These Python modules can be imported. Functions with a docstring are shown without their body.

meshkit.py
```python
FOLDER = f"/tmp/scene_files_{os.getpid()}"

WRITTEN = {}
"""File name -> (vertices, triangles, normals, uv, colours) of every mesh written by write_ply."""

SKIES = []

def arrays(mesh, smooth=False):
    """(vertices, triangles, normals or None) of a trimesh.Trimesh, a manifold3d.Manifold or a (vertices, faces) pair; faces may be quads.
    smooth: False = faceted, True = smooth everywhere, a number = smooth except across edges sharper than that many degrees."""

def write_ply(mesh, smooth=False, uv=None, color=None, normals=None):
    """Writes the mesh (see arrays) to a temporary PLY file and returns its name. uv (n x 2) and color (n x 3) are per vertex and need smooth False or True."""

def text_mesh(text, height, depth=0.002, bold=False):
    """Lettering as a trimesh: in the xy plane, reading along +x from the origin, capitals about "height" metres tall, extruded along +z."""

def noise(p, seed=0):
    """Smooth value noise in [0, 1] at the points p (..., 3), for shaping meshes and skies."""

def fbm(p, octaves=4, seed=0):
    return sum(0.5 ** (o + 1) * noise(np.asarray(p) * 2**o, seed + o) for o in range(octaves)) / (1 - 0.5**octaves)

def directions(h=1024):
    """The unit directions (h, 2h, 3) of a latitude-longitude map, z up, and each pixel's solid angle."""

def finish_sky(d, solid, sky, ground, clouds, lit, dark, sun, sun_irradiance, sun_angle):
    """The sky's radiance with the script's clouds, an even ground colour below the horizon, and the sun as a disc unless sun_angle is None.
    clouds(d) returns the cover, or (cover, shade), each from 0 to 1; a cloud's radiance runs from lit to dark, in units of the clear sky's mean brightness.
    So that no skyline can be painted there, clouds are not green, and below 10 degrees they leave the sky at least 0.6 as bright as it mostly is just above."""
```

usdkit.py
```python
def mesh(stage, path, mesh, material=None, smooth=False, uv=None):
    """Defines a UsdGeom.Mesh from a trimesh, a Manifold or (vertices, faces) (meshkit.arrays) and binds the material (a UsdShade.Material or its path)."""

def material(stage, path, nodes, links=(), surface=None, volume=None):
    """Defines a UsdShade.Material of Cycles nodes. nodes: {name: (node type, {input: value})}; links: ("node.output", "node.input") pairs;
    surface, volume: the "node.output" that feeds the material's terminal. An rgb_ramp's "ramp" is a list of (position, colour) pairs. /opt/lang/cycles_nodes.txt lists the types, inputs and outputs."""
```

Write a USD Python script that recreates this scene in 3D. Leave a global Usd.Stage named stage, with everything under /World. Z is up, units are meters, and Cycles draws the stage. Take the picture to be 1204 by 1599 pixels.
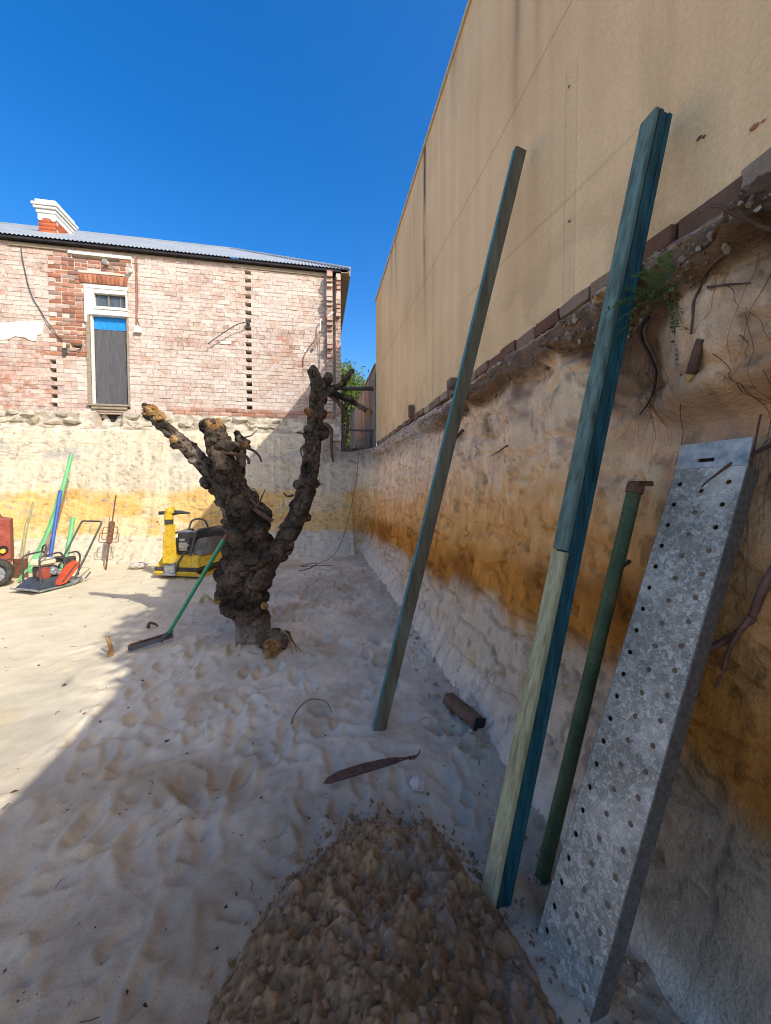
import math, random
import numpy as np, trimesh, manifold3d, usdkit, meshkit
from pxr import Usd, UsdGeom, UsdLux, UsdShade, Gf, Sdf, Vt
from scipy.spatial import cKDTree

# ------------------------------------------------------------------ camera, sky, sun, exposure
stage = Usd.Stage.CreateInMemory()
UsdGeom.SetStageUpAxis(stage, 'Z'); UsdGeom.SetStageMetersPerUnit(stage, 1.0)
world = UsdGeom.Xform.Define(stage, '/World'); stage.SetDefaultPrim(world.GetPrim())
UsdGeom.Scope.Define(stage, '/World/Looks')
EYE = np.array([0, 0, 1.4]); YAW, PITCH = math.radians(10.45), math.radians(2.0)
Fv = np.array([math.sin(YAW)*math.cos(PITCH), math.cos(YAW)*math.cos(PITCH), -math.sin(PITCH)])
Rv = np.array([math.cos(YAW), -math.sin(YAW), 0.0]); Uv = np.cross(Rv, Fv)
cam = UsdGeom.Camera.Define(stage, '/World/camera')
m = np.eye(4); m[0, :3], m[1, :3], m[2, :3], m[3, :3] = Rv, Uv, -Fv, EYE
cam.AddTransformOp().Set(Gf.Matrix4d(*m.ravel().tolist()))
cam.CreateFocalLengthAttr(20.0); cam.CreateHorizontalApertureAttr(20*1204/580.); cam.CreateVerticalApertureAttr(20*1599/580.)
cam.CreateVerticalApertureOffsetAttr(-19.25/580*20); cam.CreateClippingRangeAttr(Gf.Vec2f(0.02, 3000))
cam.CreateExposureAttr(0.86)
SUN = np.array([0.75, -1.0, 1.0]); SUN /= np.linalg.norm(SUN)
dome = UsdLux.DomeLight.Define(stage, '/World/sky')
sky_m = usdkit.material(stage, '/World/Looks/sky_look', {
    'sky': ('sky_texture', {'sky_type': 'single_scattering', 'sun_disc': False, 'sun_elevation': math.asin(SUN[2]), 'sun_rotation': math.atan2(SUN[0], SUN[1]), 'altitude': 100, 'air_density': 1.0, 'aerosol_density': 2.2, 'ozone_density': 1.0}),
    'hs': ('hsv', {'hue': 0.508, 'saturation': 1.53}),
    'bg': ('background_shader', {'strength': 0.15})}, [('sky.color', 'hs.color'), ('hs.color', 'bg.color')], surface='bg.background')
UsdShade.MaterialBindingAPI.Apply(dome.GetPrim()).Bind(sky_m)
dome.GetPrim().SetCustomDataByKey('kind', 'structure'); dome.GetPrim().SetCustomDataByKey('label', 'clear deep blue sky without clouds')
sun = UsdLux.DistantLight.Define(stage, '/World/sun')
sun.CreateIntensityAttr(0.72); sun.CreateAngleAttr(0.5); sun.CreateColorAttr(Gf.Vec3f(1,.95,.86)); sun.CreateNormalizeAttr(True)
zx = SUN; xx = np.cross([0, 0, 1.0], zx); xx /= np.linalg.norm(xx); yx = np.cross(zx, xx)
ms = np.eye(4); ms[0, :3], ms[1, :3], ms[2, :3] = xx, yx, zx
sun.AddTransformOp().Set(Gf.Matrix4d(*ms.ravel().tolist()))

# ------------------------------------------------------------------ helpers
rng = np.random.default_rng(7); rnd = random.Random(5)
fbm, noise = meshkit.fbm, meshkit.noise
taken = {}
def path_for(name, parent):
    base = (parent.GetPath().pathString if parent else '/World') + '/'
    k = taken.get(base + name, -1) + 1; taken[base + name] = k
    return base + (name if k == 0 else '%s_%03d' % (name, k))
def say(o, label=None, cat=None, group=None, kind=None):
    o = o.GetPrim() if hasattr(o, 'GetPrim') else o
    for k, v in (('label', label), ('category', cat), ('group', group), ('kind', kind)):
        if v: o.SetCustomDataByKey(k, v)
    return o
def thing(name, label, cat, group=None):
    return say(UsdGeom.Xform.Define(stage, path_for(name, None)).GetPrim(), label, cat, group)
def obj(name, mesh, mat, parent=None, smooth=False, tint=None, label=None, cat=None, group=None, kind=None):
    if isinstance(mesh, list): mesh = cat_meshes(mesh)
    p = usdkit.mesh(stage, path_for(name, parent), mesh, mat, smooth=(True if tint is not None else smooth))
    if tint is not None:
        UsdGeom.PrimvarsAPI(p).CreatePrimvar('tint', Sdf.ValueTypeNames.Color3fArray, 'vertex').Set(Vt.Vec3fArray.FromNumpy(np.asarray(tint, np.float32)))
    return say(p.GetPrim(), label, cat, group, kind)
def tri(v, f): return trimesh.Trimesh(np.asarray(v, float), np.asarray(f), process=False)
def cat_meshes(ms):
    vs, fs, n = [], [], 0
    for q in ms:
        vs.append(np.asarray(q.vertices)); fs.append(np.asarray(q.faces) + n); n += len(q.vertices)
    return tri(np.vstack(vs), np.vstack(fs))
def nrm(v): v = np.asarray(v, float); return v/np.linalg.norm(v)
def box(lo, hi, c=0.0):
    lo, hi = np.asarray(lo, float), np.asarray(hi, float)
    if c <= 0:
        b = trimesh.creation.box(hi-lo); b.apply_translation((lo+hi)/2); return tri(b.vertices, b.faces)
    pts = []
    for sx in (0, 1):
        for sy in (0, 1):
            for sz in (0, 1):
                p = np.where([sx, sy, sz], hi, lo); s = np.where([sx, sy, sz], -c, c)
                for k in range(3):
                    q = p + s; q[k] = p[k]; pts.append(q)
    h = trimesh.convex.convex_hull(np.array(pts)); return tri(h.vertices, h.faces)
def frame_move(mesh, o, x, y, z):
    v = np.asarray(mesh.vertices); return tri(np.asarray(o) + v[:, :1]*np.asarray(x) + v[:, 1:2]*np.asarray(y) + v[:, 2:3]*np.asarray(z), mesh.faces)
def beam(p0, p1, n, w, d, c=0.003, seg=0, seed=0, rough=0.0):
    """a timber from p0 to p1: thickness d along n, width w along the other axis"""
    p0, p1 = np.asarray(p0, float), np.asarray(p1, float); a = nrm(p1-p0); n = nrm(np.asarray(n, float) - a*np.dot(n, a)); b = np.cross(a, n); L = np.linalg.norm(p1-p0)
    mm = box((0, -w/2, -d/2), (L, w/2, d/2), c)
    if seg:
        mm = tri(*trimesh.remesh.subdivide_to_size(mm.vertices, mm.faces, seg)); mm.merge_vertices()
        v = np.array(mm.vertices); v += rough*(np.stack([fbm(v*[1.5, 6, 6]+7*k+seed*11, 3) for k in range(3)], 1)-0.5)*[0.3, 1, 1]; mm = tri(v, mm.faces)
    return frame_move(mm, p0, a, b, n)
def tube(points, r, sides=8, caps=True):
    p = np.asarray(points, float); n = len(p); r = np.broadcast_to(np.asarray(r, float), (n,))
    t = np.gradient(p, axis=0); t /= np.linalg.norm(t, axis=1, keepdims=True)+1e-12
    up = np.array([0, 0, 1.0]) if abs(t[0, 2]) < 0.9 else np.array([1.0, 0, 0]); A = []
    a = nrm(np.cross(t[0], up))
    for k in range(n):
        a = nrm(a - t[k]*np.dot(a, t[k])); A.append(a)
    A = np.array(A); B = np.cross(t, A); an = np.arange(sides)*2*np.pi/sides
    v = (p[:, None] + r[:, None, None]*(np.cos(an)[None, :, None]*A[:, None] + np.sin(an)[None, :, None]*B[:, None])).reshape(-1, 3)
    i, j = np.meshgrid(np.arange(n-1), np.arange(sides), indexing='ij'); k = (j+1) % sides
    f = np.vstack([np.stack([i*sides+j, i*sides+k, (i+1)*sides+k], -1).reshape(-1, 3), np.stack([i*sides+j, (i+1)*sides+k, (i+1)*sides+j], -1).reshape(-1, 3)])
    if caps:
        v = np.vstack([v, p[:1], p[-1:]]); c0, c1 = n*sides, n*sides+1; q = np.arange(sides); q2 = (q+1) % sides
        f = np.vstack([f, np.stack([np.full(sides, c0), q2, q], 1), np.stack([np.full(sides, c1), (n-1)*sides+q, (n-1)*sides+q2], 1)])
    return tri(v, f)
def curve(pts, n=24):
    """smooth polyline through the points"""
    from scipy.interpolate import PchipInterpolator
    p = np.asarray(pts, float); s = np.r_[0, np.cumsum(np.linalg.norm(np.diff(p, axis=0), axis=1))]
    return np.stack([PchipInterpolator(s, p[:, k])(np.linspace(0, s[-1], n)) for k in range(3)], 1)
def bent(pts, r=0.05, n=5):
    """a pipe's centre line with rounded corners"""
    p = [np.asarray(q, float) for q in pts]; out = [p[0]]
    for k in range(1, len(p)-1):
        a, b, c = p[k-1], p[k], p[k+1]; d = min(r, 0.45*np.linalg.norm(b-a), 0.45*np.linalg.norm(c-b)); s, e = b+nrm(a-b)*d, b+nrm(c-b)*d
        for t in np.linspace(0, 1, n): out.append((1-t)**2*s + 2*t*(1-t)*b + t*t*e)
    return np.array(out + [p[-1]])
def prism(poly, y0, y1):
    """polygon in xz, extruded along y"""
    from shapely.geometry import Polygon
    e = trimesh.creation.extrude_polygon(Polygon(poly), y1-y0, engine='earcut'); v = np.array(e.vertices)
    return tri(np.stack([v[:, 0], y0 + v[:, 2], v[:, 1]], 1), e.faces[:, ::-1])
def grid_mesh(P):
    a, b = P.shape[:2]; i, j = np.meshgrid(np.arange(a-1), np.arange(b-1), indexing='ij'); q = i*b+j
    f = np.vstack([np.stack([q, q+b, q+b+1], -1).reshape(-1, 3), np.stack([q, q+b+1, q+1], -1).reshape(-1, 3)])
    return tri(P.reshape(-1, 3), f)
def lump(r, seed, sub=2, amp=0.35, sq=(1, 1, 1), fr=1.6):
    s = trimesh.creation.icosphere(sub, 1.0); v = np.array(s.vertices); k = 1 + amp*2*(fbm(v*fr+seed*13.7, 3)-0.5)
    return tri(v*k[:, None]*r*np.asarray(sq), s.faces)
def moved(mesh, t, rz=0.0, rx=0.0):
    M = trimesh.transformations.rotation_matrix(rz, [0, 0, 1]) @ trimesh.transformations.rotation_matrix(rx, [1, 0, 0]); v = np.asarray(mesh.vertices) @ M[:3, :3].T + np.asarray(t); return tri(v, mesh.faces)
MOVE = moved
def facet(b): return tri(np.asarray(b.vertices)[np.asarray(b.faces).ravel()], np.arange(len(b.faces)*3).reshape(-1, 3))
def crumb(r, seed, sq=(1, 1, 1)):
    R = np.random.default_rng(seed); p = R.normal(0, 1, (10, 3)); p /= np.linalg.norm(p, axis=1, keepdims=True)**.8; h = trimesh.convex.convex_hull(p*r*np.asarray(sq)); return facet(h)
def sstep(a, b, x): t = np.clip((np.asarray(x, float)-a)/(b-a), 0, 1); return t*t*(3-2*t)
def lerp(a, b, t): return np.asarray(a)*(1-np.asarray(t)[..., None]) + np.asarray(b)*np.asarray(t)[..., None]

# ------------------------------------------------------------------ materials
MT = {}
def look(name, stops=None, scale=6.0, detail=6.0, rough=0.75, bump=0.0, bscale=40.0, bdist=0.01, metallic=0.0, stretch=(1, 1, 1), tint=False, vary=0.5, spec=0.3, rand=0.0, coat=0.0, fine=None, local=False):
    """noise-varied surface; stops: ramp over the noise. tint: multiply the mesh's own tint by the (grey) ramp. rand: brightness varies from object to object"""
    n = {'g': ('geometry', {}), 'tc': ('texture_coordinate', {}), 'mp': ('mapping', {'scale': stretch}), 'no': ('noise_texture', {'scale': scale, 'detail': detail, 'roughness': 0.62}), 'rp': ('rgb_ramp', {'ramp': stops}), 'p': ('principled_bsdf', {'roughness': rough, 'metallic': metallic, 'specular_ior_level': spec, 'coat_weight': coat})}
    src = 'tc.object' if local else 'g.position'
    L = [(src, 'mp.vector'), ('mp.vector', 'no.vector'), ('no.fac', 'rp.fac')]; col = 'rp.color'
    if tint:
        n['at'] = ('attribute', {'attribute': 'tint'}); n['mu'] = ('mix_color', {'blend_type': 'multiply', 'fac': 1.0}); L += [('at.color', 'mu.a'), (col, 'mu.b')]; col = 'mu.result'
    if fine:
        fs, flo, fhi = fine
        n['fn'] = ('noise_texture', {'scale': fs, 'detail': 3.0}); n['fr'] = ('rgb_ramp', {'ramp': [(0.3, (flo,)*3), (0.7, (fhi,)*3)]}); n['fm'] = ('mix_color', {'blend_type': 'multiply', 'fac': 1.0})
        L += [('mp.vector', 'fn.vector'), ('fn.fac', 'fr.fac'), (col, 'fm.a'), ('fr.color', 'fm.b')]; col = 'fm.result'
    if rand:
        n['oi'] = ('object_info', {}); n['rr'] = ('map_range', {'to_min': 1-rand, 'to_max': 1+rand}); n['rm'] = ('mix_color', {'blend_type': 'multiply', 'fac': 1.0})
        L += [('oi.random', 'rr.value'), ('rr.result', 'rm.b'), (col, 'rm.a')]; col = 'rm.result'
    L.append((col, 'p.base_color'))
    if bump:
        n['bn'] = ('noise_texture', {'scale': bscale, 'detail': 5.0, 'roughness': 0.65}); n['bp'] = ('bump', {'strength': bump, 'distance': bdist}); L += [('mp.vector', 'bn.vector'), ('bn.fac', 'bp.height'), ('bp.normal', 'p.normal')]
    MT[name] = usdkit.material(stage, '/World/Looks/' + name, n, L, surface='p.BSDF'); return MT[name]
def g2(a, b): return [(0.3, (a,)*3), (0.7, (b,)*3)]
def c2(a, b): return [(0.3, a), (0.7, b)]
look('sand', [(.3, (.925, .835, .665)), (.7, (1.15, 1.045, .84))], scale=3.5, rough=.95, bump=.55, bscale=110, bdist=.008, tint=True, spec=.1, fine=(330, .82, 1.13))
look('bank', g2(.82, 1.12), scale=9, rough=.95, bump=.8, bscale=48, bdist=.02, tint=True, spec=.08, fine=(160, .86, 1.12))
look('heap', g2(.65, 1.3), scale=22, rough=1.0, bump=.8, bscale=140, bdist=.006, tint=True, spec=.05, fine=(500, .8, 1.15))
look('soil', c2((.09, .065, .04), (.17, .13, .085)), scale=12, rough=1, bump=.8, bscale=60, spec=.05)
look('brick', g2(.8, 1.15), scale=18, rough=.95, bump=.5, bscale=70, bdist=.006, tint=True, spec=.1, fine=(60, .82, 1.12))
def lime_look():
    n = {'g': ('geometry', {}), 'at': ('attribute', {'attribute': 'tint'}), 'n1': ('noise_texture', {'scale': 9.0, 'detail': 8.0, 'roughness': .72}), 'r1': ('rgb_ramp', {'ramp': [(.40, (0,)*3), (.60, (.8,)*3)]}), 'n0': ('noise_texture', {'scale': 1.1, 'detail': 3.0}), 'ad': ('math', {'math_type': 'multiply_add', 'value2': .35, 'value3': -.175}), 'sm': ('math', {'math_type': 'add'}),
         'm1': ('mix_color', {'b': (.54, .475, .42)}), 'n2': ('noise_texture', {'scale': 45.0, 'detail': 4.0}), 'r2': ('rgb_ramp', {'ramp': g2(.78, 1.14)}), 'm2': ('mix_color', {'blend_type': 'multiply', 'fac': 1.0}), 'bp': ('bump', {'strength': .6, 'distance': .008}), 'p': ('principled_bsdf', {'roughness': .95, 'specular_ior_level': .1})}
    L = [('g.position', 'n1.vector'), ('g.position', 'n0.vector'), ('g.position', 'n2.vector'), ('n0.fac', 'ad.value1'), ('n1.fac', 'sm.value1'), ('ad.value', 'sm.value2'), ('sm.value', 'r1.fac'), ('r1.color', 'm1.fac'), ('at.color', 'm1.a'), ('m1.result', 'm2.a'), ('n2.fac', 'r2.fac'), ('r2.color', 'm2.b'), ('m2.result', 'p.base_color'), ('n2.fac', 'bp.height'), ('bp.normal', 'p.normal')]
    MT['limed_brick'] = usdkit.material(stage, '/World/Looks/limed_brick', n, L, surface='p.BSDF')
lime_look()
look('mortar', c2((.50, .42, .35), (.64, .56, .48)), scale=7, rough=1, bump=.7, bscale=60, bdist=.01, spec=.05, fine=(40, .8, 1.1))
look('stone', c2((.30, .255, .19), (.55, .49, .38)), scale=9, rough=1, bump=.8, bscale=35, bdist=.02, spec=.05, rand=.2, fine=(50, .7, 1.15))
look('plaster_tan', c2((.50, .40, .27), (.58, .47, .33)), scale=8, rough=.9)
look('plaster', c2((.72, .70, .66), (.82, .80, .76)), scale=8, rough=.9, bump=.2)
look('white_paint', c2((.62, .60, .53), (.78, .76, .70)), scale=10, rough=.55, bump=.1, fine=(30, .85, 1.05))
look('roof_metal', c2((.24, .265, .28), (.32, .345, .36)), scale=2, rough=.45, metallic=.15, spec=.5)
look('dark_gap', c2((.012, .011, .014), (.03, .026, .03)), rough=.9)
look('old_timber', c2((.16, .12, .08), (.36, .31, .23)), scale=8, rough=.9, bump=.4, stretch=(1, 4, 6))
look('pane_dark', c2((.03, .045, .055), (.09, .11, .12)), scale=4, rough=.12, spec=.6, stretch=(6, 1, 1))
look('mesh_screen', c2((.055, .055, .06), (.10, .10, .105)), scale=5, rough=.8, stretch=(9, 1, .8))
look('blue_sheet', c2((.01, .17, .52), (.02, .26, .68)), scale=12, rough=.5, stretch=(5, 1, 1))
look('bark', [(.25, (.5,)*3), (.5, (.95,)*3), (.75, (1.5,)*3)], scale=26, rough=.95, bump=.9, bscale=90, bdist=.012, tint=True, spec=.1)
look('cut_wood', [(.3, (.13, .07, .03)), (.5, (.36, .20, .075)), (.75, (.52, .35, .16))], scale=22, rough=.8, bump=.7, bscale=60, stretch=(1, 1, .35), fine=(90, .7, 1.1))
look('root', c2((.055, .03, .02), (.14, .08, .055)), scale=30, rough=.9, bump=.4, bscale=120)
look('pink_root', c2((.10, .045, .03), (.21, .105, .075)), scale=30, rough=.85, bump=.4, bscale=120)
look('bark_black', c2((.018, .014, .012), (.05, .038, .03)), scale=30, rough=.9)
look('rust_brick', c2((.13, .075, .055), (.24, .16, .12)), scale=20, rough=.95, bump=.5)
look('twig', c2((.12, .085, .045), (.24, .18, .10)), scale=30, rough=.9)
look('teal_timber', [(.3, (.03, .10, .105)), (.55, (.055, .19, .20)), (.8, (.11, .26, .25))], scale=7, rough=.65, bump=.35, bscale=50, stretch=(6, 6, .6), spec=.3, fine=(9, .6, 1.15))
look('blue_timber', [(.3, (.006, .045, .055)), (.55, (.012, .085, .10)), (.8, (.03, .13, .145))], scale=7, rough=.6, bump=.4, bscale=50, stretch=(6, 6, .5), spec=.3, fine=(9, .55, 1.2))
look('green_timber', [(.3, (.065, .095, .065)), (.5, (.115, .175, .135)), (.75, (.15, .25, .21))], scale=6, rough=.75, bump=.45, bscale=50, stretch=(6, 6, .6), fine=(9, .65, 1.12))
look('pine_timber', [(.3, (.20, .17, .075)), (.5, (.36, .33, .17)), (.75, (.45, .44, .27))], scale=6, rough=.75, bump=.35, bscale=50, stretch=(6, 6, .5), fine=(15, .75, 1.1))
look('brown_timber', [(.3, (.07, .06, .035)), (.5, (.13, .115, .07)), (.75, (.16, .19, .13))], scale=5, rough=.8, bump=.35, bscale=50, stretch=(6, 6, .6))
look('offcut', [(.3, (.06, .032, .02)), (.5, (.14, .08, .045)), (.75, (.10, .11, .065))], scale=14, rough=.85, bump=.4, bscale=60, stretch=(1, 1, 1))
look('green_pipe', [(.3, (.035, .065, .028)), (.55, (.06, .095, .04)), (.75, (.12, .11, .055))], scale=10, rough=.6, bump=.15, fine=(60, .75, 1.1))
look('rust', [(.3, (.07, .03, .015)), (.55, (.16, .075, .04)), (.8, (.24, .13, .075))], scale=25, rough=.9, bump=.5, bscale=90)
look('rubber', c2((.02, .019, .018), (.075, .068, .058)), scale=14, rough=.75)
look('black_metal', c2((.012, .012, .014), (.04, .04, .042)), scale=9, rough=.4, spec=.5)
look('dark_steel', c2((.05, .05, .052), (.10, .10, .10)), scale=12, rough=.5, metallic=.4)
look('yellow_paint', [(.3, (.46, .29, .02)), (.5, (.66, .43, .02)), (.72, (.56, .42, .14))], scale=11, rough=.5, coat=.05, spec=.4, fine=(40, .75, 1.05))
look('grey_shroud', c2((.08, .08, .08), (.20, .19, .17)), scale=6, rough=.6)
look('engine_metal', c2((.10, .13, .15), (.45, .47, .48)), scale=30, rough=.4, metallic=.6)
look('orange_paint', c2((.50, .055, .02), (.62, .10, .04)), scale=9, rough=.45, coat=.2, spec=.5, fine=(40, .75, 1.05))
look('red_paint', [(.3, (.20, .04, .025)), (.55, (.30, .065, .04)), (.85, (.36, .12, .08))], scale=9, rough=.6, fine=(30, .75, 1.05))
look('blue_plate', c2((.03, .045, .065), (.08, .10, .13)), scale=14, rough=.55, metallic=.3)
look('cream_plastic', c2((.52, .45, .28), (.64, .57, .40)), rough=.6)
look('amber', c2((.65, .35, .04), (.75, .48, .10)), rough=.25, spec=.6)
look('green_plastic', c2((.09, .33, .13), (.15, .43, .19)), scale=5, rough=.5)
look('blue_plastic', c2((.025, .07, .26), (.05, .11, .36)), scale=5, rough=.5)
look('rake_green', c2((.008, .17, .09), (.02, .24, .13)), scale=8, rough=.4, spec=.5)
look('wire', c2((.03, .03, .03), (.07, .065, .06)), rough=.6)
look('copper_pipe', c2((.20, .075, .05), (.33, .15, .11)), scale=20, rough=.6)
look('fence_metal', c2((.30, .20, .155), (.36, .25, .19)), scale=3, rough=.6)
look('fence_post', c2((.16, .19, .18), (.22, .25, .23)), rough=.6)
look('limestone', c2((.38, .34, .28), (.54, .49, .41)), scale=20, rough=1, bump=.5)
look('leaf_bright', c2((.07, .13, .02), (.16, .21, .045)), scale=2.5, rough=.6)
look('trunk_bark', c2((.06, .045, .03), (.14, .11, .08)), scale=20, rough=.95, bump=.5)
def leaf_look(name, a, b):
    n = {'g': ('geometry', {}), 'no': ('noise_texture', {'scale': 3.0, 'detail': 4.0}), 'rp': ('rgb_ramp', {'ramp': [(.3, a), (.7, b)]}), 'p': ('principled_bsdf', {'roughness': .5, 'specular_ior_level': .3}), 't': ('translucent_bsdf', {}), 'm': ('mix_closure', {'fac': .3})}
    MT[name] = usdkit.material(stage, '/World/Looks/'+name, n, [('g.position', 'no.vector'), ('no.fac', 'rp.fac'), ('rp.color', 'p.base_color'), ('rp.color', 't.color'), ('p.BSDF', 'm.closure1'), ('t.BSDF', 'm.closure2')], surface='m.closure')
look('rust_pale', c2((.09, .05, .028), (.20, .12, .07)), scale=60, rough=.9)
leaf_look('leaf', (.05, .12, .03), (.12, .24, .07)); leaf_look('tree_leaf', (.06, .11, .02), (.17, .22, .05))
# tan render of the big wall: blotches, streaks down from the top, faint joint lines
def wall_look():
    n = {'g': ('geometry', {}), 'no': ('noise_texture', {'scale': .7, 'detail': 7.0, 'roughness': .6}), 'rp': ('rgb_ramp', {'ramp': [(.3, (.65, .42, .21)), (.52, (.74, .495, .255)), (.75, (.79, .55, .30))]}),
         'ms': ('mapping', {'scale': (1, 7, .35)}), 'ns': ('noise_texture', {'scale': 1.0, 'detail': 5.0}), 'rs': ('rgb_ramp', {'ramp': [(.3, (.92,)*3), (.65, (1.04,)*3)]}), 'mu': ('mix_color', {'blend_type': 'multiply', 'fac': 1.0}),
         'mt': ('mapping', {'scale': (1, 2.6, .28), 'location': (0, .37, .2)}), 'nt': ('noise_texture', {'scale': 1.6, 'detail': 4.0}), 'rt': ('rgb_ramp', {'ramp': [(.60, (1,)*3), (.70, (.72, .70, .66))]}), 'mv': ('mix_color', {'blend_type': 'multiply', 'fac': .5}),
         'at': ('attribute', {'attribute': 'tint'}), 'mw': ('mix_color', {'blend_type': 'multiply', 'fac': 1.0}), 'fn': ('noise_texture', {'scale': 90.0, 'detail': 3.0}), 'fr': ('rgb_ramp', {'ramp': g2(.9, 1.07)}), 'mf': ('mix_color', {'blend_type': 'multiply', 'fac': 1.0}),
         'bn': ('noise_texture', {'scale': 45.0, 'detail': 6.0}), 'bp': ('bump', {'strength': .35, 'distance': .006}), 'p': ('principled_bsdf', {'roughness': .9, 'specular_ior_level': .15})}
    L = [('g.position', 'no.vector'), ('no.fac', 'rp.fac'), ('g.position', 'ms.vector'), ('ms.vector', 'ns.vector'), ('ns.fac', 'rs.fac'), ('rp.color', 'mu.a'), ('rs.color', 'mu.b'), ('g.position', 'mt.vector'), ('mt.vector', 'nt.vector'), ('nt.fac', 'rt.fac'), ('mu.result', 'mv.a'), ('rt.color', 'mv.b'),
         ('mv.result', 'mw.a'), ('at.color', 'mw.b'), ('g.position', 'fn.vector'), ('fn.fac', 'fr.fac'), ('mw.result', 'mf.a'), ('fr.color', 'mf.b'), ('mf.result', 'p.base_color'), ('g.position', 'bn.vector'), ('bn.fac', 'bp.height'), ('bp.normal', 'p.normal')]
    MT['tan_render'] = usdkit.material(stage, '/World/Looks/tan_render', n, L, surface='p.BSDF')
wall_look()
# galvanised steel with its crystal spangle
def galv():
    n = {'tc': ('geometry', {}), 'nd': ('noise_texture', {'scale': 70.0, 'detail': 4.0}), 'va': ('vector_math', {'math_type': 'multiply_add', 'vector2': (.04, .04, .04)}), 'vo': ('voronoi_texture', {'scale': 72.0, 'randomness': 1.0}), 'vd': ('voronoi_texture', {'scale': 72.0, 'feature': 'distance_to_edge'}), 'sc': ('separate_color', {}),
         'rp': ('rgb_ramp', {'ramp': [(0, (.22, .20, .15)), (.45, (.28, .255, .195)), (.6, (.36, .33, .255)), (1, (.43, .395, .31))]}), 'n2': ('noise_texture', {'scale': 5.0, 'detail': 5.0}), 'r2': ('rgb_ramp', {'ramp': g2(.72, 1.15)}), 'mu': ('mix_color', {'blend_type': 'multiply', 'fac': 1.0}), 'n3': ('noise_texture', {'scale': 180.0, 'detail': 2.0}), 'r3': ('rgb_ramp', {'ramp': g2(.8, 1.15)}), 'm3': ('mix_color', {'blend_type': 'multiply', 'fac': 1.0}),
         'rd': ('rgb_ramp', {'ramp': [(0, (.60,)*3), (.10, (1,)*3)]}), 'm4': ('mix_color', {'blend_type': 'multiply', 'fac': 1.0}), 'n5': ('noise_texture', {'scale': 2.6, 'detail': 6.0}), 'r5': ('rgb_ramp', {'ramp': [(.56, (0,)*3), (.68, (.55,)*3)]}), 'm5': ('mix_color', {'b': (.70, .64, .52)}),
         'rr': ('map_range', {'to_min': .45, 'to_max': .65}), 'p': ('principled_bsdf', {'metallic': .15, 'specular_ior_level': .35})}
    L = [('tc.position', 'nd.vector'), ('nd.color', 'va.vector1'), ('tc.position', 'va.vector3'), ('va.vector', 'vo.vector'), ('va.vector', 'vd.vector'), ('vo.color', 'sc.color'), ('sc.r', 'rp.fac'), ('tc.position', 'n2.vector'), ('n2.fac', 'r2.fac'), ('rp.color', 'mu.a'), ('r2.color', 'mu.b'), ('tc.position', 'n3.vector'), ('n3.fac', 'r3.fac'), ('mu.result', 'm3.a'), ('r3.color', 'm3.b'),
         ('vd.distance', 'rd.fac'), ('m3.result', 'm4.a'), ('rd.color', 'm4.b'), ('tc.position', 'n5.vector'), ('n5.fac', 'r5.fac'), ('r5.color', 'm5.fac'), ('m4.result', 'm5.a'), ('m5.result', 'p.base_color'), ('sc.g', 'rr.value'), ('rr.result', 'p.roughness')]
    MT['galvanised'] = usdkit.material(stage, '/World/Looks/galvanised', n, L, surface='p.BSDF')
galv()
look('galv_shaded', c2((.085, .08, .068), (.20, .185, .155)), scale=75, rough=.6, metallic=.4)  # darker copy of the galvanised look, flange shade put into the colour
look('galv_lip', c2((.16, .20, .20), (.52, .49, .42)), scale=22, rough=.55, metallic=.3)

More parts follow.
